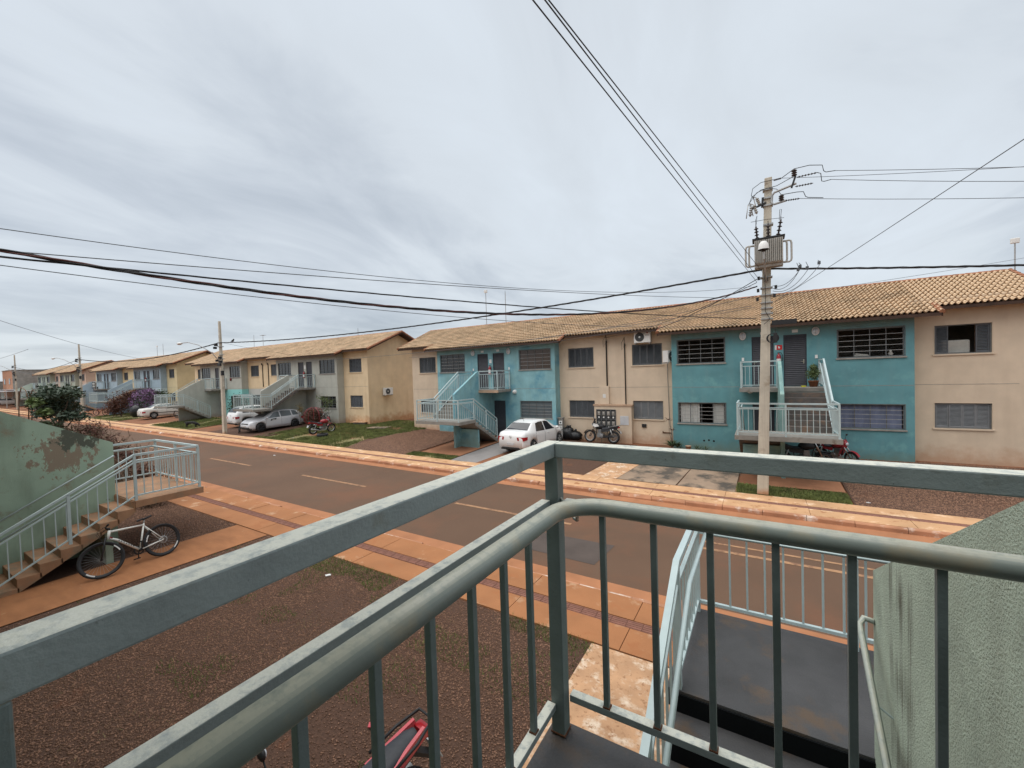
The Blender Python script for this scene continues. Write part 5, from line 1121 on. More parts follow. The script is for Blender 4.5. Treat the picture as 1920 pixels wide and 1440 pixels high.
def motorcycle(label, loc, rz, paint, seatm=None, lean=0., panel=None, fairing=False, box_=False, rimm=None, group='parked motorcycles', r=.30, rack=True, white_tank=False):
    T = thing('motorcycle', label, 'motorcycle', loc, rz, group); T.rotation_euler = (lean, 0, rz); seatm = seatm or m_seat; panel = panel or paint
    def q(n, m, f, sm=True, par=None): mb = MB(); f(mb); return mb.build(n, m, par or T, sm)
    spoke_wheel(T, .66, r, r, .085, rimm or m_steel, 18, rimw=.02); spoke_wheel(T, -.62, r, r, .10, rimm or m_steel, 18, rimw=.02)
    for s in (1, -1): q('fork', m_chrome, lambda b: b.tube([(.66, s * .09, r), (.42, s * .09, .82), (.36, s * .09, .95)], .024, 8))
    q('front_mudguard', panel, lambda b: b.add([((.66 + (r + .035) * math.cos(a)), y, r + (r + .035) * math.sin(a)) for a in [R(20 + 14 * i) for i in range(10)] for y in (-.07, 0, .07)], [(3 * i + k, 3 * i + 3 + k, 3 * i + 4 + k, 3 * i + 1 + k) for i in range(9) for k in range(2)]))
    q('handlebar', m_trim, lambda b: b.tube([(.22, .36, 1.03), (.30, .26, 1.06), (.36, .12, .98), (.36, -.12, .98), (.30, -.26, 1.06), (.22, -.36, 1.03)], .014, 8))
    for s in (1, -1):
        m = q('mirror', m_trim, lambda b: (b.tube([(.28, s * .26, 1.06), (.30, s * .33, 1.22)], .007, 6), b.ball((.30, s * .36, 1.25), .062, 10, (.45, 1.1, .8))))
        q('mirror_glass', m_lens, lambda b: b.ball((.285, s * .36, 1.25), .052, 10, (.35, 1.0, .75)), par=m)
        q('indicator', m_lens, lambda b: (b.tube([(-.62, s * .08, .70), (-.64, s * .17, .70)], .008, 5), b.ball((-.64, s * .19, .70), .04, 8, (1.2, .8, .8))))
        q('side_panel', panel, lambda b: b.add([(-.02, s * .12, .70), (-.02, s * .13, .55), (-.40, s * .14, .60), (-.62, s * .12, .76), (-.45, s * .12, .80)], [(0, 1, 2, 3, 4)]), False)
    q('headlight', m_lens, lambda b: b.ball((.50, 0, .92), .10, 12, (.7, 1, .9))); q('headlight_shell', panel, lambda b: (b.ball((.46, 0, .93), .125, 12, (.75, 1.05, 1)), b.box(.40, .47, -.08, .08, 1.0, 1.10)))
    tk = q('fuel_tank', paint, lambda b: b.ball((.14, 0, .83), .24, 14, (1.25, .62, .62)))
    q('seat', seatm, lambda b: [b.add([(x, y * wd, z - .05 * abs(y) ** 3) for x, wd, z in ((-.02, .10, .80), (-.12, .14, .79), (-.32, .15, .81), (-.52, .13, .86), (-.72, .10, .89), (-.80, .05, .89)) for y in (-1, -.6, 0, .6, 1)] + [(x, y * wd * .9, z - .10) for x, wd, z in ((-.02, .10, .80), (-.12, .14, .79), (-.32, .15, .81), (-.52, .13, .86), (-.72, .10, .89), (-.80, .05, .89)) for y in (-1, -.6, 0, .6, 1)],
        [(5 * i + k, 5 * i + 5 + k, 5 * i + 6 + k, 5 * i + 1 + k) for i in range(5) for k in range(4)] + [(5 * i + e, 5 * i + 5 + e, 30 + 5 * i + 5 + e, 30 + 5 * i + e) for i in range(5) for e in (0, 4)] + [(25, 26, 27, 28, 29, 59, 58, 57, 56, 55), (0, 30, 31, 32, 33, 34, 4, 3, 2, 1)])])
    q('tail_fairing', panel, lambda b: (b.bar((-.40, .13, .74), (-.86, .075, .86), .035, .09), b.bar((-.40, -.13, .74), (-.86, -.075, .86), .035, .09)), False)
    q('taillight', m_redl, lambda b: b.box(-.92, -.84, -.07, .07, .78, .86), False)
    q('rear_mudguard', m_trim, lambda b: (b.bar((-.70, 0, .76), (-1.0, 0, .52), .14, .03), b.bar((-.4, 0, .70), (-.72, 0, .76), .16, .04)), False); q('number_plate', m_plate, lambda b: b.bar((-.96, 0, .66), (-1.02, 0, .52), .18, .012), False)
    if rack: q('rear_grab_rail', m_trim if not white_tank else m_steel, lambda b: b.tube([(-.45, .17, .82), (-.72, .16, .88), (-.93, .10, .93), (-.93, -.10, .93), (-.72, -.16, .88), (-.45, -.17, .82)], .014, 6))
    q('engine', m_engine, lambda b: (b.box(-.10, .22, -.12, .12, .28, .48), b.box(.02, .18, -.09, .09, .48, .68), [b.box(.0, .20, -.11, .11, .5 + .035 * i, .515 + .035 * i) for i in range(5)], b.lathe([(0, -.17), (.10, -.16), (.11, -.12), (.11, .12), (.10, .16), (0, .17)], (-.02, 0, .36), 'y', 14)), False)
    q('frame', m_trim, lambda b: (b.tube([(.38, 0, .88), (.28, 0, .40), (.10, 0, .26), (-.25, 0, .30), (-.30, 0, .66), (.30, 0, .84)], .022, 6), b.tube([(-.28, .1, .62), (-.80, .08, .78)], .016, 6), b.tube([(-.28, -.1, .62), (-.80, -.08, .78)], .016, 6), b.bar((-.25, .09, .32), (-.62, .09, r), .035, .045), b.bar((-.25, -.09, .32), (-.62, -.09, r), .035, .045)))
    for s in (1, -1): q('shock', m_steel, lambda b: b.tube([(-.60, s * .12, r + .05), (-.48, s * .12, .70)], .028, 8))
    q('exhaust', m_steel, lambda b: b.tube([(.18, -.08, .5), (.30, -.12, .38), (.15, -.15, .25), (-.25, -.16, .27), (-.45, -.17, .32), (-.85, -.17, .42)], .03, 8, True, [.02, .02, .02, .022, .042, .045]))
    q('chain_cover', m_trim, lambda b: b.bar((-.05, .13, .34), (-.62, .13, r + .04), .02, .10), False)
    q('stand', m_trim, lambda b: b.tube([(-.02, .12, .28), (-.12, .30, .01)], .012, 6))
    if fairing: q('leg_shield', paint, lambda b: (b.add([(.34, .0, .98), (.40, .17, .80), (.30, .20, .55), (.22, .17, .34), (.18, .0, .34), (.22, -.17, .34), (.30, -.20, .55), (.40, -.17, .80)], [(0, 1, 2, 3, 4, 5, 6, 7)]), b.ball((.42, 0, .86), .15, 10, (.6, 1, 1))), False)
    if white_tank:
        for s in (1, -1): q('tank_panel', m_white, lambda b: b.add([(.42, s * .16, .98), (.20, s * .18, .95), (.10, s * .17, .84), (.30, s * .19, .78), (.48, s * .15, .86)], [(0, 1, 2, 3, 4)]), False)
        q('windscreen', m_trim, lambda b: b.bar((.46, 0, 1.02), (.40, 0, 1.22), .16, .015, (1, 0, 0)), False)
    return T
motorcycle('black and white motorcycle parked before the meter cabinet', (-7.0, 20.35, gz(-7, 20.3)), R(176), m_trim, lean=.12, panel=m_trim, white_tank=True, r=.32)
motorcycle('red motorcycle with spoked wheels standing on the lawn', (-25.9, 17.4, gz(-25.9, 17.4)), R(84), m_redp, lean=.1, r=.31)
_m = motorcycle('red scooter like motorcycle right of the teal landing', (2.45, 19.8, gz(2.4, 19.8) - .02), R(-40), m_redp, lean=.1, fairing=True, panel=m_redp); _m.scale = (.84, .84, .84)
motorcycle('dark motorcycle in the shade under the teal landing behind the pole', (1.3, 18.6, gz(1.3, 18.6)), R(10), m_trim, lean=.1, panel=m_trim)
fgm = motorcycle('red and black motorcycle seen from above at the bottom edge, below the balcony', (-2.80, 1.80, gz(-2.8, 1.8)), R(-100), m_pinkred, lean=.06, panel=m_pinkred)
fgm.rotation_euler = (.05, 0, R(-100))
def bicycle(label, loc, rz, lean, paint, steer=0., decal=False, fat=True, group='bicycles', rimm=None):
    T = thing('bicycle', label, 'bicycle', loc, rz, group); T.rotation_euler = (lean, 0, rz); r = .365; tw = .040
    def q(n, m, f, sm=True, par=None): mb = MB(); f(mb); return mb.build(n, m, par or T, sm)
    xf, xr = .60, -.50; hd0, hd1 = Vector((.42, 0, .76)), Vector((.385, 0, .88)); bb = Vector((-.06, 0, .31)); st = Vector((-.22, 0, .82))
    spoke_wheel(T, xr, r, r, tw, rimm or m_trim, 28, stripes=(.2, 3.6) if decal else None)
    fk = bpy.data.objects.new('fork', MB().tube([(.0, .055, 0), (0, .055, .40), (0, 0, .44), (0, -.055, .40), (0, -.055, 0)], .016, 8).mesh('fork', m_trim, True)); COL.objects.link(fk); fk.parent = T; fk.location = (xf, 0, r); fk.rotation_euler = (0, R(-18), 0)
    fk.rotation_euler = (Matrix.Rotation(steer, 4, Vector((hd1 - hd0).normalized())) @ Matrix.Rotation(R(-18), 4, 'Y')).to_euler()
    fw = spoke_wheel(T, xf, r, r, tw, rimm or m_trim, 28, stripes=(2.4, 5.2) if decal else None); fw.rotation_euler = Matrix.Rotation(steer, 4, Vector((hd1 - hd0).normalized())).to_euler()
    fr = q('frame', paint, lambda b: (b.tube([st, hd1], .020, 10, True, [.017, .024]), b.tube([bb, bb.lerp(hd0, .72) + Vector((.0, 0, .035)), hd0], .026, 10, True, [.023, .026, .024]), b.tube([bb, st + Vector((-.012, 0, .03))], .017, 10), b.tube([hd0 - (hd1 - hd0) * .2, hd1 + (hd1 - hd0) * .25], .026, 10),
        *[b.tube([st + Vector((0, s * .015, -.02)), (xr, s * .065, r)], .010, 8) for s in (1, -1)], *[b.tube([bb + Vector((0, s * .03, 0)), (xr, s * .065, r)], .011, 8) for s in (1, -1)]))
    if decal:
        for s in (1, -1):
            b = MB(); d = (hd0 - bb); 
            for k in range(7): p = bb + d * (.22 + .075 * k) + Vector((0, s * .0265, .012 + (.022 if k > 3 else .012))); b.add([p + Vector((-.012, 0, -.012)), p + Vector((.008, 0, -.006)), p + Vector((.018, 0, .018)), p + Vector((-.004, 0, .014))], [(0, 1, 2, 3)])
            b.build('lettering', m_trim, fr); q('red_decal', m_redp, lambda b: b.tube([hd0 - d * .12 + Vector((0, 0, .03)), hd0 - d * .02 + Vector((0, 0, .012))], .0275, 10))
    q('seat_post', m_steel, lambda b: b.tube([st, st + Vector((-.045, 0, .13))], .013, 8)); sp_ = st + Vector((-.05, 0, .14))
    q('saddle', m_seat, lambda b: b.add([(sp_.x + x, y * w_, sp_.z + z - .02 * abs(y)) for x, w_, z in ((.15, .018, .005), (.08, .025, .01), (0, .045, .012), (-.07, .07, .025), (-.12, .06, .035)) for y in (-1, 0, 1)] + [(sp_.x + x, y * w_, sp_.z + z - .045) for x, w_, z in ((.15, .012, .005), (.08, .02, .01), (0, .035, .012), (-.07, .06, .025), (-.12, .05, .035)) for y in (-1, 0, 1)],
        [(3 * i + k, 3 * i + 1 + k, 3 * i + 4 + k, 3 * i + 3 + k) for i in range(4) for k in range(2)] + [(3 * i + e, 3 * i + 3 + e, 15 + 3 * i + 3 + e, 15 + 3 * i + e) for i in range(4) for e in (0, 2)]))
    hb = hd1 + (hd1 - hd0).normalized() * .08
    ax = (hd1 - hd0).normalized(); M_ = Matrix.Rotation(steer, 4, ax)
    def hbp(x, y, z): return hb + (M_ @ Vector((x, y, z)))
    q('handlebar', m_trim, lambda b: (b.tube([hb - ax * .08, hb, hbp(.06, 0, .02)], .016, 8), b.tube([hbp(.02, .36, .03), hbp(.05, .15, .03), hbp(.06, 0, .02), hbp(.05, -.15, .03), hbp(.02, -.36, .03)], .013, 8), b.tube([hbp(.02, .36, .03), hbp(.035, .24, .03)], .019, 8), b.tube([hbp(.02, -.36, .03), hbp(.035, -.24, .03)], .019, 8), b.tube([hbp(.05, .2, .02), hbp(.11, .3, .0)], .007, 5), b.tube([hbp(.05, -.2, .02), hbp(.11, -.3, .0)], .007, 5)))
    q('cable_loops', m_trim, lambda b: (b.tube([hbp(.08, .2, .02), hbp(.2, .12, -.02), hbp(.16, .02, -.2), hd0 + Vector((.05, .03, .02))], .004, 5), b.tube([hbp(.08, -.2, .02), hbp(.22, -.1, -.04), hbp(.16, -.02, -.22), hd0 + Vector((.05, -.03, .0))], .004, 5)))
    q('chainring', m_trim, lambda b: (b.lathe([(.07, -.05), (.095, -.05), (.095, -.045), (.07, -.045)], tuple(bb), 'y', 22), b.lathe([(0, -.05), (.03, -.05), (.03, .05), (0, .05)], tuple(bb), 'y', 10)))
    q('crank', m_trim, lambda b: (b.bar(bb + Vector((0, -.065, 0)), bb + Vector((.03, -.065, -.17)), .014, .022, (0, 1, 0)), b.bar(bb + Vector((0, .065, 0)), bb + Vector((-.03, .065, .17)), .014, .022, (0, 1, 0))))
    for s, dz in ((-1, -.17), (1, .17)): q('pedal', m_trim, lambda b: b.box(bb.x - s * dz * .0 + (.03 if dz < 0 else -.03) - .045, bb.x + (.03 if dz < 0 else -.03) + .045, s * .08, s * .17, bb.z + dz - .012, bb.z + dz + .012), False)
    q('brake_disc', m_steel, lambda b: (b.lathe([(.065, .048), (.08, .048), (.08, .044), (.065, .044)], (xr, 0, r), 'y', 20), b.lathe([(.03, -.05), (.06, -.03), (.03, -.02)], (xr, 0, r), 'y', 16)))
    return T
bicycle('white mountain bicycle with black wheels leaning against the brown stairs', (-11.80, 3.40, gz(-11.8, 3.4) + .005), R(-80), .30, m_bikew, steer=R(-22), decal=True, rimm=m_trim)
bicycle('dark bicycle leaning at the corner of the grey and yellow walls', (-28.6, 19.75, gz(-28.6, 19.7)), R(-50), .12, m_trim, steer=.3)
bicycle('dark bicycle on end behind the silver hatchback', (-31.3, 20.0, gz(-31.2, 20)), R(20), .14, m_trim)
_b = bicycle('dark childs bicycle standing at the foot of the first lamp pole', (-33.0, 15.5, gz(-33., 15.5)), R(150), .1, m_trim); _b.scale = (.72, .72, .72)
bicycle('bicycle with pale frame before the branch pile, right of the aged sedan', (-50.6, 18.4, gz(-50, 18.4)), R(20), .1, m_bikew)
bicycle('rusty bicycle lying along the branch pile, right of the pale framed one', (-48.6, 19.2, gz(-48, 19)), R(10), .2, m_redp)
bicycle('bicycle under the pale blue landing', (-67.5, 16.6, gz(-67, 16)), R(30), .1, m_redp)
def tyre(label, loc, rot, r=.31, name='tyre'):
    T = MB().lathe([(r * .62, -.08), (r * .9, -.09), (r, -.05), (r, .05), (r * .9, .09), (r * .62, .08)], n=24).build(name, m_blk, None, True, loc=loc); T.rotation_euler = rot; tag(T, label, 'tyre'); return T
tyre('black tyre lying flat on the lawn in front of the red motorcycle', (-24.75, 16.65, gz(-24.7, 16.6) + .11), (0, 0, 0), .36)
tyre('black tyre hung on the pale blue stair wall left of the bushes', (-64.2, 17.9, gz(-64, 17.6) + 1.25), (0, R(90), 0), .30)
tyre('black tyre leaning on the far landing rail under the pale blue balcony', (-79.0, 19.2, gz(-79, 19) + 2.9), (R(80), 0, 0), .28)

# ------------------------------------------------------------------ plants
def leafcloud(name, n, blobs, size, m, parent, flat=.5, shell=.55, asp=2.0):
    tot = sum(b[1] ** 2 for b in blobs); V = []
    for (c, rad, sq) in blobs:
        k = max(6, int(n * rad ** 2 / tot)); d = rng.normal(size=(k, 3)); d /= np.linalg.norm(d, axis=1)[:, None]; rr = rad * (shell + (1 - shell) * rng.uniform(0, 1, (k, 1))) * rng.uniform(.75, 1.15, (k, 1))
        p = np.array(c) + d * rr * np.array(sq); a = rng.normal(size=(k, 3)); a[:, 2] *= flat; a /= np.linalg.norm(a, axis=1)[:, None]; u = rng.normal(size=(k, 3)); b = np.cross(a, u); b /= np.linalg.norm(b, axis=1)[:, None]
        s_ = size * rng.uniform(.6, 1.4, (k, 1)); a = a * s_; b = b * s_ / asp
        V.append(np.stack([p - a * .5, p + b * .5, p + a * .6, p - b * .5], 1))
    V = np.concatenate(V).reshape(-1, 3); F = np.arange(len(V)).reshape(-1, 4); o = obj(name, fast_mesh(name, V, F, m), parent); return o
def stems(name, base, tips, r0, m, parent, wig=.1, n=5):
    b = MB()
    for t in tips:
        t = Vector(t); p0 = Vector(base); pts_ = [p0.lerp(t, i / n) + Vector([random.uniform(-wig, wig) * (0 < i < n) for _ in range(3)]) for i in range(n + 1)]; b.tube(pts_, r0, 5, True, [r0 * (1 - .8 * i / n) for i in range(n + 1)])
    return b.build(name, m, parent, True)
def ground(x, y): return (x, y, gz(x, y))
T = thing('leafy_tree', 'dark leafy tree rising behind the mint wall in front of the far houses', 'tree', ground(-25.4, 5.0))
MB().tube([(0, 0, -.1), (.05, 0, 1.2), (-.1, .05, 2.2), (-.3, 0, 3.0)], .1, 8, True, [.12, .10, .08, .05]).build('trunk', m_bark, T, True)
stems('branch', (-.05, 0, 1.9), [(-2.6, .2, 3.2), (1.7, .1, 2.7), (-1.4, -.5, 3.9), (.9, .3, 3.8), (-2.9, 0, 2.4), (2.6, .2, 2.2), (-.4, .5, 4.1)], .045, m_bark, T, .15)
leafcloud('crown', 5200, [((-.4, 0, 3.55), .80, (1.5, 1, .6)), ((-1.6, .1, 3.35), .7, (1.4, 1, .5)), ((.9, 0, 3.6), .6, (1.5, 1, .45)), ((-.7, .1, 3.0), .85, (1.6, 1, .5)), ((1.6, 0, 2.7), .5, (1.4, 1, .5)), ((-2.2, 0, 2.7), .45, (1.5, 1, .5))], .17, m_leafd, T, .6, .3, 2.6)
leafcloud('crown', 500, [((.1, -.7, 3.3), .35, (1.4, .8, .6)), ((.5, -.5, 2.9), .3, (1.4, .8, .6))], .17, m_leafl, T, .6, .3, 2.2)
leafcloud('crown', 2600, [((1.2, -.4, 1.9), .75, (1.7, 1, .6)), ((-1.2, -.4, 1.8), .8, (1.6, 1, .6)), ((2.9, -.3, 1.7), .5, (1.6, 1, .7)), ((-.1, -.5, 2.3), .5, (1.6, 1, .5))], .16, m_leaf, T, .6, .25, 3.)
T = thing('dry_bush', 'dry brown bush of bare twigs above the mint wall', 'bush', ground(-19.6, 5.2))
tips = [(random.uniform(-4.2, 3.4), random.uniform(-.6, .6), 0) for _ in range(150)]; tips = [(x, y, random.uniform(.8, 1.0) * (2.45 - .26 * (x + 2)) * random.uniform(.75, 1.05)) for x, y, _ in tips]
for k in range(4): stems('twigs', (-2.4 + 1.7 * k, 0, -.2), [t for t in tips if abs(t[0] - (-2.4 + 1.7 * k)) < 2.3], .018, m_twig, T, .22, 6)
b = MB()
for t in tips:
    for _ in range(5):
        p = Vector(t) * random.uniform(.7, 1.0); b.tube([p, p + Vector((random.uniform(-.4, .4), random.uniform(-.3, .3), random.uniform(-.1, .35)))], .007, 4)
b.build('twigs', m_twig, T, kind='stuff')
leafcloud('foliage', 2600, [((-2.8, 0, 2.2), .8, (1.5, .8, .55)), ((-1.2, 0, 1.8), .7, (1.5, .8, .6)), ((.6, 0, 1.5), .6, (1.6, .8, .6)), ((2.2, 0, 1.1), .5, (1.6, .8, .6))], .09, m_leafr, T, .6, .1, 2.6)
leafcloud('foliage', 900, [((-3.2, 0, 2.0), .8, (1.5, .8, .6)), ((-1.5, 0, 1.5), .8, (1.5, .8, .6))], .10, m_leaf, T, .6, .1, 2.6)
T = thing('bare_branches', 'pale bare arching branches above the mint wall at the left edge', 'bush', ground(-31.2, 5.0))
for a, b_, h in ((-1.6, .7, 3.9), (.4, 3.1, 3.75), (1.0, 2.3, 3.4)): MB().tube([(a, 0, 2.2), (a + .25, 0, h - .5), (a + (b_ - a) * .4, 0, h), (a + (b_ - a) * .75, 0, h - .15), (b_, 0, h - .8)], .02, 6, True, [.025, .024, .022, .018, .01]).build('branch', m_twig, T, True)
stems('twigs', (.4, 0, 1.0), [(-1.5, 0, 3.0), (1.2, .1, 3.0), (2.2, 0, 2.6), (-.8, 0, 2.6)], .016, m_twig, T, .1)
T = thing('flowering_bush', 'bush covered in purple flowers before the pale blue house', 'bush', ground(-60.6, 18.7))
leafcloud('foliage', 1500, [((0, 0, 1.4), 1.25, (1, 1, 1.1)), ((.4, .5, 2.0), .8, (1, 1, 1))], .16, m_leaf, T, .8, .5)
leafcloud('blossom', 2300, [((0, -.1, 1.5), 1.35, (1, 1, 1.1)), ((.4, .4, 2.1), .85, (1, 1, 1))], .13, m_flower, T, .8, .8, 1.3)
T = thing('bronze_bush', 'large bronze brown bush left of the purple flowering bush', 'bush', ground(-61.8, 16.9))
leafcloud('foliage', 3200, [((0, 0, 1.5), 1.3, (1, 1, 1.15)), ((.2, .8, 2.2), .9, (1, 1, 1)), ((-.3, -.5, 1.0), 1.0, (1, 1, 1))], .17, m_leafr, T, .8, .3, 2.2); stems('stem', (0, 0, 0), [(0, 0, 2.2), (.4, .5, 2.4), (-.5, -.3, 2.0)], .04, m_bark, T)
T = thing('green_bush', 'rounded green bush right of the purple flowers', 'bush', ground(-60.2, 20.0)); leafcloud('foliage', 900, [((0, 0, 2.1), .8, (1, 1, .8)), ((.1, .1, 1.2), .6, (1, 1, 1))], .16, m_leaf, T, .8, .4); stems('stem', (0, 0, 0), [(0, 0, 2.0), (.3, .2, 2.2)], .04, m_bark, T)
T = thing('green_bush', 'dark green bush against the turquoise wall behind the lamp pole', 'bush', ground(-41.5, 19.6)); leafcloud('foliage', 1500, [((0, 0, 1.5), .9, (1, 1, 1.1)), ((-.9, .1, 1.0), .7, (1, 1, 1)), ((.7, 0, .9), .7, (1, 1, 1))], .14, m_leafd, T, .8, .3); stems('stem', (0, 0, 0), [(0, 0, 1.9), (-.8, .1, 1.3), (.6, 0, 1.2)], .03, m_bark, T)
T = thing('dry_bush', 'round reddish dry bush under the grey ground floor window', 'bush', ground(-29.6, 19.2))
leafcloud('foliage', 2400, [((.1, 0, .75), .72, (1, 1, .95))], .10, m_leafr, T, .8, .55, 2.2); leafcloud('foliage', 900, [((.15, -.1, .75), .70, (1, 1, .95))], .09, m_twig, T, .8, .6, 3.)
b = MB(); [b.tube([(.1 + .76 * math.cos(a) * math.sin(p), .76 * math.sin(a) * math.sin(p), .75 + .72 * math.cos(p)) for p in np.linspace(.2, 2.6, 8)], .012, 4) for a in np.linspace(0, 6.2, 13)]; b.build('twigs', m_redp, T, kind='stuff')
T = thing('wispy_shrub', 'wispy pale green shrub right of the round dry bush', 'bush', ground(-28.4, 19.5)); stems('stem', (0, 0, 0), [(-.5, 0, 2.4), (.4, .1, 2.3), (-.9, 0, 1.9), (.8, 0, 1.9), (.1, 0, 2.6)], .015, m_twig, T, .1); leafcloud('foliage', 420, [((-.4, 0, 2.1), .55, (1.2, 1, .8)), ((.5, 0, 1.9), .5, (1.2, 1, .8)), ((0, 0, 1.4), .4, (1.2, 1, 1))], .10, m_leafl, T, .8, .2, 2.6)
T = thing('wispy_shrub', 'thin shrub by the dark doorway left of the round dry bush', 'bush', ground(-30.9, 19.0)); stems('stem', (0, 0, 0), [(-.2, 0, 1.9), (.3, .1, 1.5), (.1, 0, 1.1)], .015, m_twig, T, .1); leafcloud('foliage', 260, [((0, 0, 1.3), .5, (.7, .7, 1.2))], .10, m_dgrass, T, .8, .2, 2.6)
def pot(T, r, h, m, z=0): b = MB(); b.lathe([(0, 0), (r * .72, 0), (r, h * .85), (r * 1.08, h * .86), (r * 1.08, h), (r * .9, h), (r * .88, h * .9), (0, h * .9)], (0, 0, z), 'z', 16); return b.build('pot', m, T, True)
T = thing('potted_plant', 'bushy green potted plant at the head of the charcoal stairs', 'potted plant', (C1 + 8.36, YF - .62, ZG1 + 2.8)); pot(T, .17, .24, m_terra); stems('stem', (0, 0, .2), [(0, 0, .8), (.1, .1, .7), (-.12, 0, .7)], .012, m_bark, T)
leafcloud('foliage', 1300, [((0, 0, .52), .24, (1.1, 1, 1.2)), ((0, 0, .75), .16, (1, 1, 1))], .065, m_leafl, T, .8, .2, 2.2)
T = thing('yellow_dish', 'small yellow dish on the landing beside the potted plant', 'dish', (C1 + 8.02, YF - .9, ZG1 + 2.8)); MB().lathe([(0, 0), (.07, 0), (.09, .05), (.08, .05), (.06, .012), (0, .012)], n=12).build('bowl', m_yel, T, True)
T = thing('dracaena_plant', 'tall spiky plant at the corner of teal and peach walls', 'plant', ground(-3.55, 20.0))
def rosette(b, c, n, l, up): 
    for i in range(n):
        a = 2 * math.pi * i / n + random.uniform(-.3, .3); e = random.uniform(up - .3, up + .3); d = Vector((math.cos(a) * math.cos(e), math.sin(a) * math.cos(e), math.sin(e))); c_ = Vector(c); p1 = c_ + d * l * .55; p2 = c_ + d * l + Vector((0, 0, -.18 * l)); s_ = Vector((-math.sin(a), math.cos(a), 0)) * l * .06
        b.add([c_ - s_ * .5, c_ + s_ * .5, p1 + s_, p1 - s_, p2], [(0, 1, 2, 3), (3, 2, 4)])
stems('stem', (0, 0, 0), [(-.12, 0, 1.35), (.05, 0, .85), (0, .1, .5)], .018, m_bark, T, .03)
for c, n, l, m in (((-.12, 0, 1.35), 16, .30, m_leafr), ((.05, 0, .88), 14, .28, m_leafr), ((0, .05, .1), 26, .55, m_leaf), ((.25, .05, .1), 22, .42, m_leaf)): b = MB(); rosette(b, c, n, l, .75 if l > .4 else .35); b.build('leaves', m, T)
T = thing('flower_pot', 'small pale pot at the foot of the teal wall beside the spiky plant', 'pot', ground(-2.85, 20.1)); pot(T, .12, .2, m_concpeach)
b = MB(); [rosette(b, (random.uniform(-.7, .7), random.uniform(-.1, .1), .02), 7, random.uniform(.18, .34), .9) for _ in range(5)]; T = thing('ornamental_grass', 'low tuft of grass along the teal wall beside the pot', 'plant', ground(-2.6, 20.25)); b.build('leaves', m_leaf, T)

# ------------------------------------------------------------------ odds and ends
T = thing('bin_bag', 'heap like black bin bag against the peach wall right of the white sedan', 'bin bag', ground(-8.9, 20.75)); 
for (c_, r_, q_) in (((-.18, 0, .27), .40, (1, .8, .95)), ((.30, -.05, .20), .34, (1.15, .85, .8)), ((-.05, .02, .50), .20, (1.1, .8, .8))): b = MB(); b.ball(c_, r_, 22, q_, .09); b.tube([(c_[0], c_[1], c_[2] + r_ * q_[2] * .9), (c_[0] + .05, c_[1], c_[2] + r_ * q_[2] + .10)], .05, 7, True, [.09, .05]); b.build('sack', m_bag, T, True)
T = thing('bin_bag', 'black covered bag behind the tail of the aged white sedan', 'bin bag', ground(-58.6, 17.3)); b = MB(); b.ball((0, 0, .6), .65, 12, (.9, .9, 1.1), .10); b.build('sack', m_bag, T, True)
T = thing('branch_pile', 'dark pile of cut branches beside the grey staircase', 'branch pile', ground(-49.6, 19.3)); b = MB()
for _ in range(260): c = Vector((random.gauss(0, 1.2), random.gauss(0, .5), 0)); h = max(.05, 1.2 - .55 * abs(c.x)); c.z = random.uniform(0, h); d = Vector((random.gauss(0, 1), random.gauss(0, .6), random.gauss(0, .35))).normalized() * random.uniform(.3, .8); b.tube([c, c + d], random.uniform(.01, .03), 4)
b.build('branches', m_bark, T, kind='stuff'); leafcloud('foliage', 900, [((0, 0, .4), .9, (1.5, .7, .6))], .13, m_leafr, T, .6, .1, 2.5)
for (x, y, w_, d, h, lab, m) in [(-26.4, 21.2, 1.3, 1.1, .22, 'raised concrete inspection cover on the lawn by the yellow end wall', m_path), (-23.3, 20.1, 1.5, .9, .06, 'low flat concrete cover on the lawn, nearer the gravel', m_oldconc)]:
    T = thing('inspection_cover', lab, 'inspection cover', ground(x, y), R(12), 'concrete inspection covers'); MB().box(-w_ / 2, w_ / 2, -d / 2, d / 2, h - .06, h).build('lid', m, T, bevel=.01)
    if h > .1: MB().box(-w_ / 2 + .1, w_ / 2 - .1, -d / 2 + .1, d / 2 - .1, -.1, h - .061).build('chamber', m_conc, T)
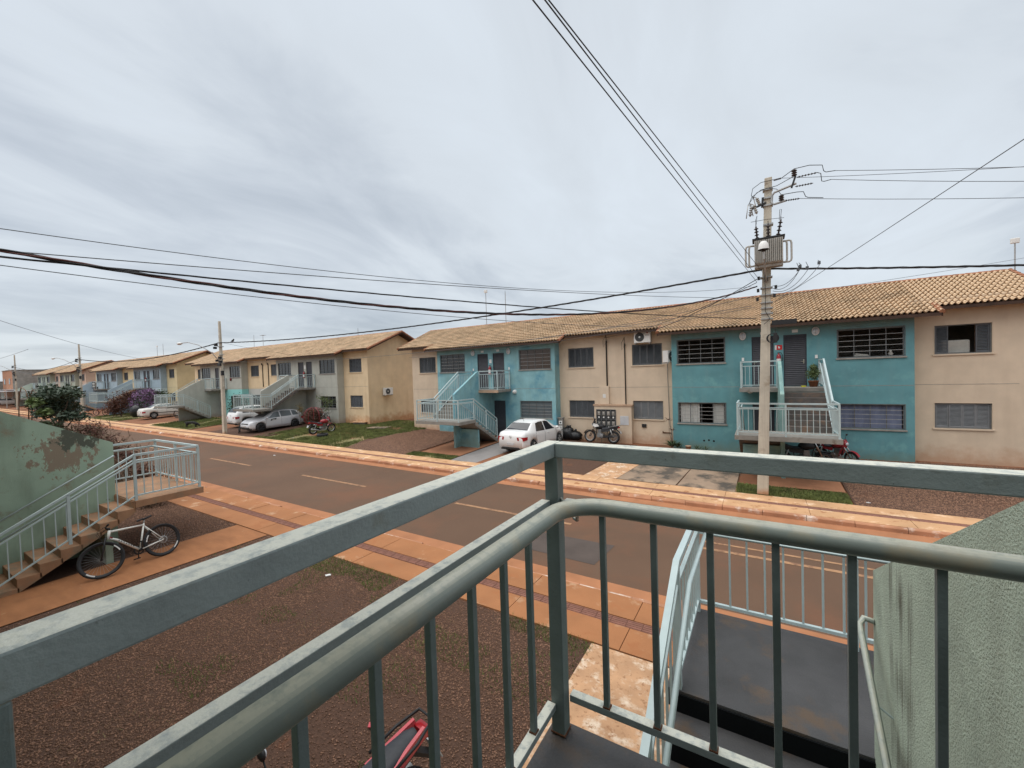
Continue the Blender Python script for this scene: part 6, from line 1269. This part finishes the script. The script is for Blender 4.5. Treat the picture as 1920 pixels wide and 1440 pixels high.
# dog: one skinned body
def dog(loc, rz):
    J = [(.0, 0, .42), (.22, 0, .44), (.40, 0, .42), (.52, 0, .34), (.62, 0, .20), (.70, 0, .12), (-.22, 0, .44), (-.36, 0, .42), (-.52, 0, .50), (-.66, 0, .46),
         (.38, .07, .28), (.40, .07, .14), (.40, .07, .02), (.38, -.07, .28), (.36, -.07, .14), (.38, -.07, .02), (-.30, .08, .30), (-.38, .08, .17), (-.34, .08, .02), (-.30, -.08, .30), (-.36, -.08, .17), (-.32, -.08, .02)]
    E_ = [(0, 1), (1, 2), (2, 3), (3, 4), (4, 5), (0, 6), (6, 7), (7, 8), (8, 9), (2, 10), (10, 11), (11, 12), (2, 13), (13, 14), (14, 15), (7, 16), (16, 17), (17, 18), (7, 19), (19, 20), (20, 21)]
    Rr = [.12, .135, .11, .075, .075, .04, .12, .105, .025, .015, .055, .03, .03, .055, .03, .03, .06, .032, .03, .06, .032, .03]
    me = bpy.data.meshes.new('dog'); me.from_pydata(J, E_, []); o = obj('dog', me, None, loc); o.rotation_euler = (0, 0, rz); o.modifiers.new('skin', 'SKIN')
    for v, r_ in zip(me.skin_vertices[0].data, Rr): v.radius = (r_, r_)
    me.skin_vertices[0].data[0].use_root = True; sb = o.modifiers.new('sub', 'SUBSURF'); sb.levels = sb.render_levels = 1; me.materials.append(m_dogblk)
    tag(o, 'black dog sniffing the verge beside the pavement, left of the lamp pole', 'dog')
    for s in (1, -1): MB().add([(.58, s * .03, .27), (.62, s * .075, .26), (.60, s * .085, .17)], [(0, 1, 2)]).build('ear', m_dogblk, o)
    b = MB(); b.ball((.10, 0, .335), .085, 8, (1.6, .8, .5)); b.build('white_belly', m_cloth, o, True)
dog((-40.9, 15.55, gz(-41, 15.5)), R(35))
T = thing('hanging_towel', 'pink flower ornament hanging under the grey upper window', 'ornament', (C2 - 5.0, YF - .05, ZG2 + 3.7)); leafcloud('flower', 60, [((0, 0, 0), .16, (1, .4, 1))], .10, m_redp, T)
T = thing('banner', 'dark banner with white panels on the pale blue balcony rail', 'banner', (C3 - 6.5, YF - 1.50, ZG3 + 2.95)); MB().box(-.6, .6, -.02, 0, 0, .85).build('sheet', m_trim, T); MB().box(-.5, .5, -.03, -.021, .48, .74).build('panel', m_cloth, T); MB().box(-.5, .5, -.03, -.021, .12, .36).build('panel', m_cloth, T)
extinguisher((C3 + 7.25, YF - .0, ZG3 + 3.6), 'red fire extinguisher between the pale blue house doors'); extinguisher((C2 + 7.25, YF, ZG2 + 3.6), 'red fire extinguisher between the grey house doors above the hatchback')
small_box('safety_sign', (C2 + 7.25, YF, ZG2 + 4.5), 'white sign between the grey house doors above the hatchback', 'sign', .2, .3, m_paper, 'extinguisher signs', .006)
for d, lab in ((-.3, 'thicker'), (.66, 'thinner')):
    T = thing('service_conduit', '%s black conduit on the yellow wall between the grey wings' % lab, 'conduit', (C2 + d, YF + .56, ZG2 + 2.9), 0, 'conduits on the yellow wall'); MB().tube([(0, 0, 0), (0, 0, 2.1), (.05, -.1, 2.2), (.1, -.12, 2.05)], .035, 6).build('pipe', m_blk, T, True)
for i in range(2): T = thing('chair', ('white plastic chair under the grey landing, farther', 'white plastic chair at the cream wall, nearer')[i], 'chair', ground(-58.3 + 1.3 * i, 19.8), .4, 'plastic chairs'); MB().box(-.22, .22, -.22, .22, .40, .44).build('seat', m_white, T); MB().box(-.22, .22, .20, .24, .44, .86).build('backrest', m_white, T); [MB().box(x - .02, x + .02, y - .02, y + .02, 0, .40).build('leg', m_white, T) for x in (-.2, .2) for y in (-.2, .2)]
# carports and buildings far down the road
def carport(x0, x1, y0, y1, z, lab):
    T = thing('carport', lab, 'carport', ground((x0 + x1) / 2, y0), 0, 'carports'); cx = (x0 + x1) / 2; hx = (x1 - x0) / 2; d = y1 - y0; rf = MB().box(-hx, hx, 0, d, z, z + .10).build('roof', m_zinc, T)
    for sx in (-1, 1):
        for yy in (.15, d - .15): MB().box(sx * (hx - .15) - .05, sx * (hx - .15) + .05, yy - .05, yy + .05, -.1, z).build('post', m_steel, T)
carport(-118, -108.5, 15.2, 19.5, 2.75, 'long white carport roof beyond the third lamp pole'); carport(-134, -119, 15.0, 20, 2.9, 'white carport over the distant white car'); carport(-87.5, -78.5, 15.1, 18.0, 2.5, 'white sheet carport left of the pale blue stairs')
def far_building(x0, x1, y0, y1, h, m, lab, wins, side=None):
    T = thing('building', lab, 'building', ground((x0 + x1) / 2, y0), 0, 'far brick and block buildings'); hx = (x1 - x0) / 2; wl = MB().box(-hx, hx, 0, y1 - y0, -1, h).build('wall', m, T); MB().box(-hx - .1, hx + .1, -.1, y1 - y0 + .1, h, h + .12).build('parapet', m_block, T)
    if side: MB().box(hx + .001, hx + .02, .0, y1 - y0, -1, h - .01).build('side_wall', side, T)
    for (wx, wz) in wins: f = MB().box(wx - .6, wx + .6, -.05, -.001, wz, wz + 1.2).build('window', m_sill, T); MB().box(wx - .5, wx + .5, -.06, -.051, wz + .1, wz + 1.1).build('pane', m_glass, f)
far_building(-137, -128, 19, 30, 6.6, m_brick, 'brick building with grey side wall beyond the farthest house', [(-2.5, 3.8), (2.0, 3.8)], m_block)
far_building(-168, -150, 18, 32, 4.6, m_brick, 'low brick building at the left edge of the far houses', [(-5, 2.2), (0, 2.2), (5, 2.2)], m_block)
far_building(-149.5, -138, 22, 30, 4.9, m_block, 'grey block building between the two brick buildings', [(0, 2.4)])
MB().box(-130, -108, 27.5, 27.7, 0, 3.2).build('boundary_wall', m_block, None, label='grey boundary wall behind the farthest house', category='wall')
for i, (x, y, h, r_, lab) in enumerate([(-190, 45, 9, 4.0, 'distant dark tree above the low brick building'), (-178, 60, 9.5, 4.5, 'distant dark tree above the grey block building'), (-150, 17.0, 3.4, 1.6, 'green shrub before the low brick building'), (-135, 16.8, 3.8, 1.7, 'green shrub before the brick building with the grey side'), (-141, 16.5, 2.8, 1.5, 'small green shrub between the far buildings'), (-240, 70, 10, 6, 'faint distant tree on the horizon at the left edge')]):
    T = thing('distant_tree', lab, 'tree', ground(x, y), 0, 'trees beyond the farthest houses'); MB().tube([(0, 0, -.2), (0, 0, h * .6)], .15, 6).build('trunk', m_bark, T)
    leafcloud('crown', 700, [((0, 0, h * .72), r_ * .7, (1.3, 1.2, .6)), ((r_ * .6, 0, h * .62), r_ * .5, (1.2, 1, .7)), ((-r_ * .6, .3, h * .6), r_ * .5, (1.2, 1, .7))], .45 * max(1, r_ / 2.5), m_leafd, T, .7, .3, 2.)
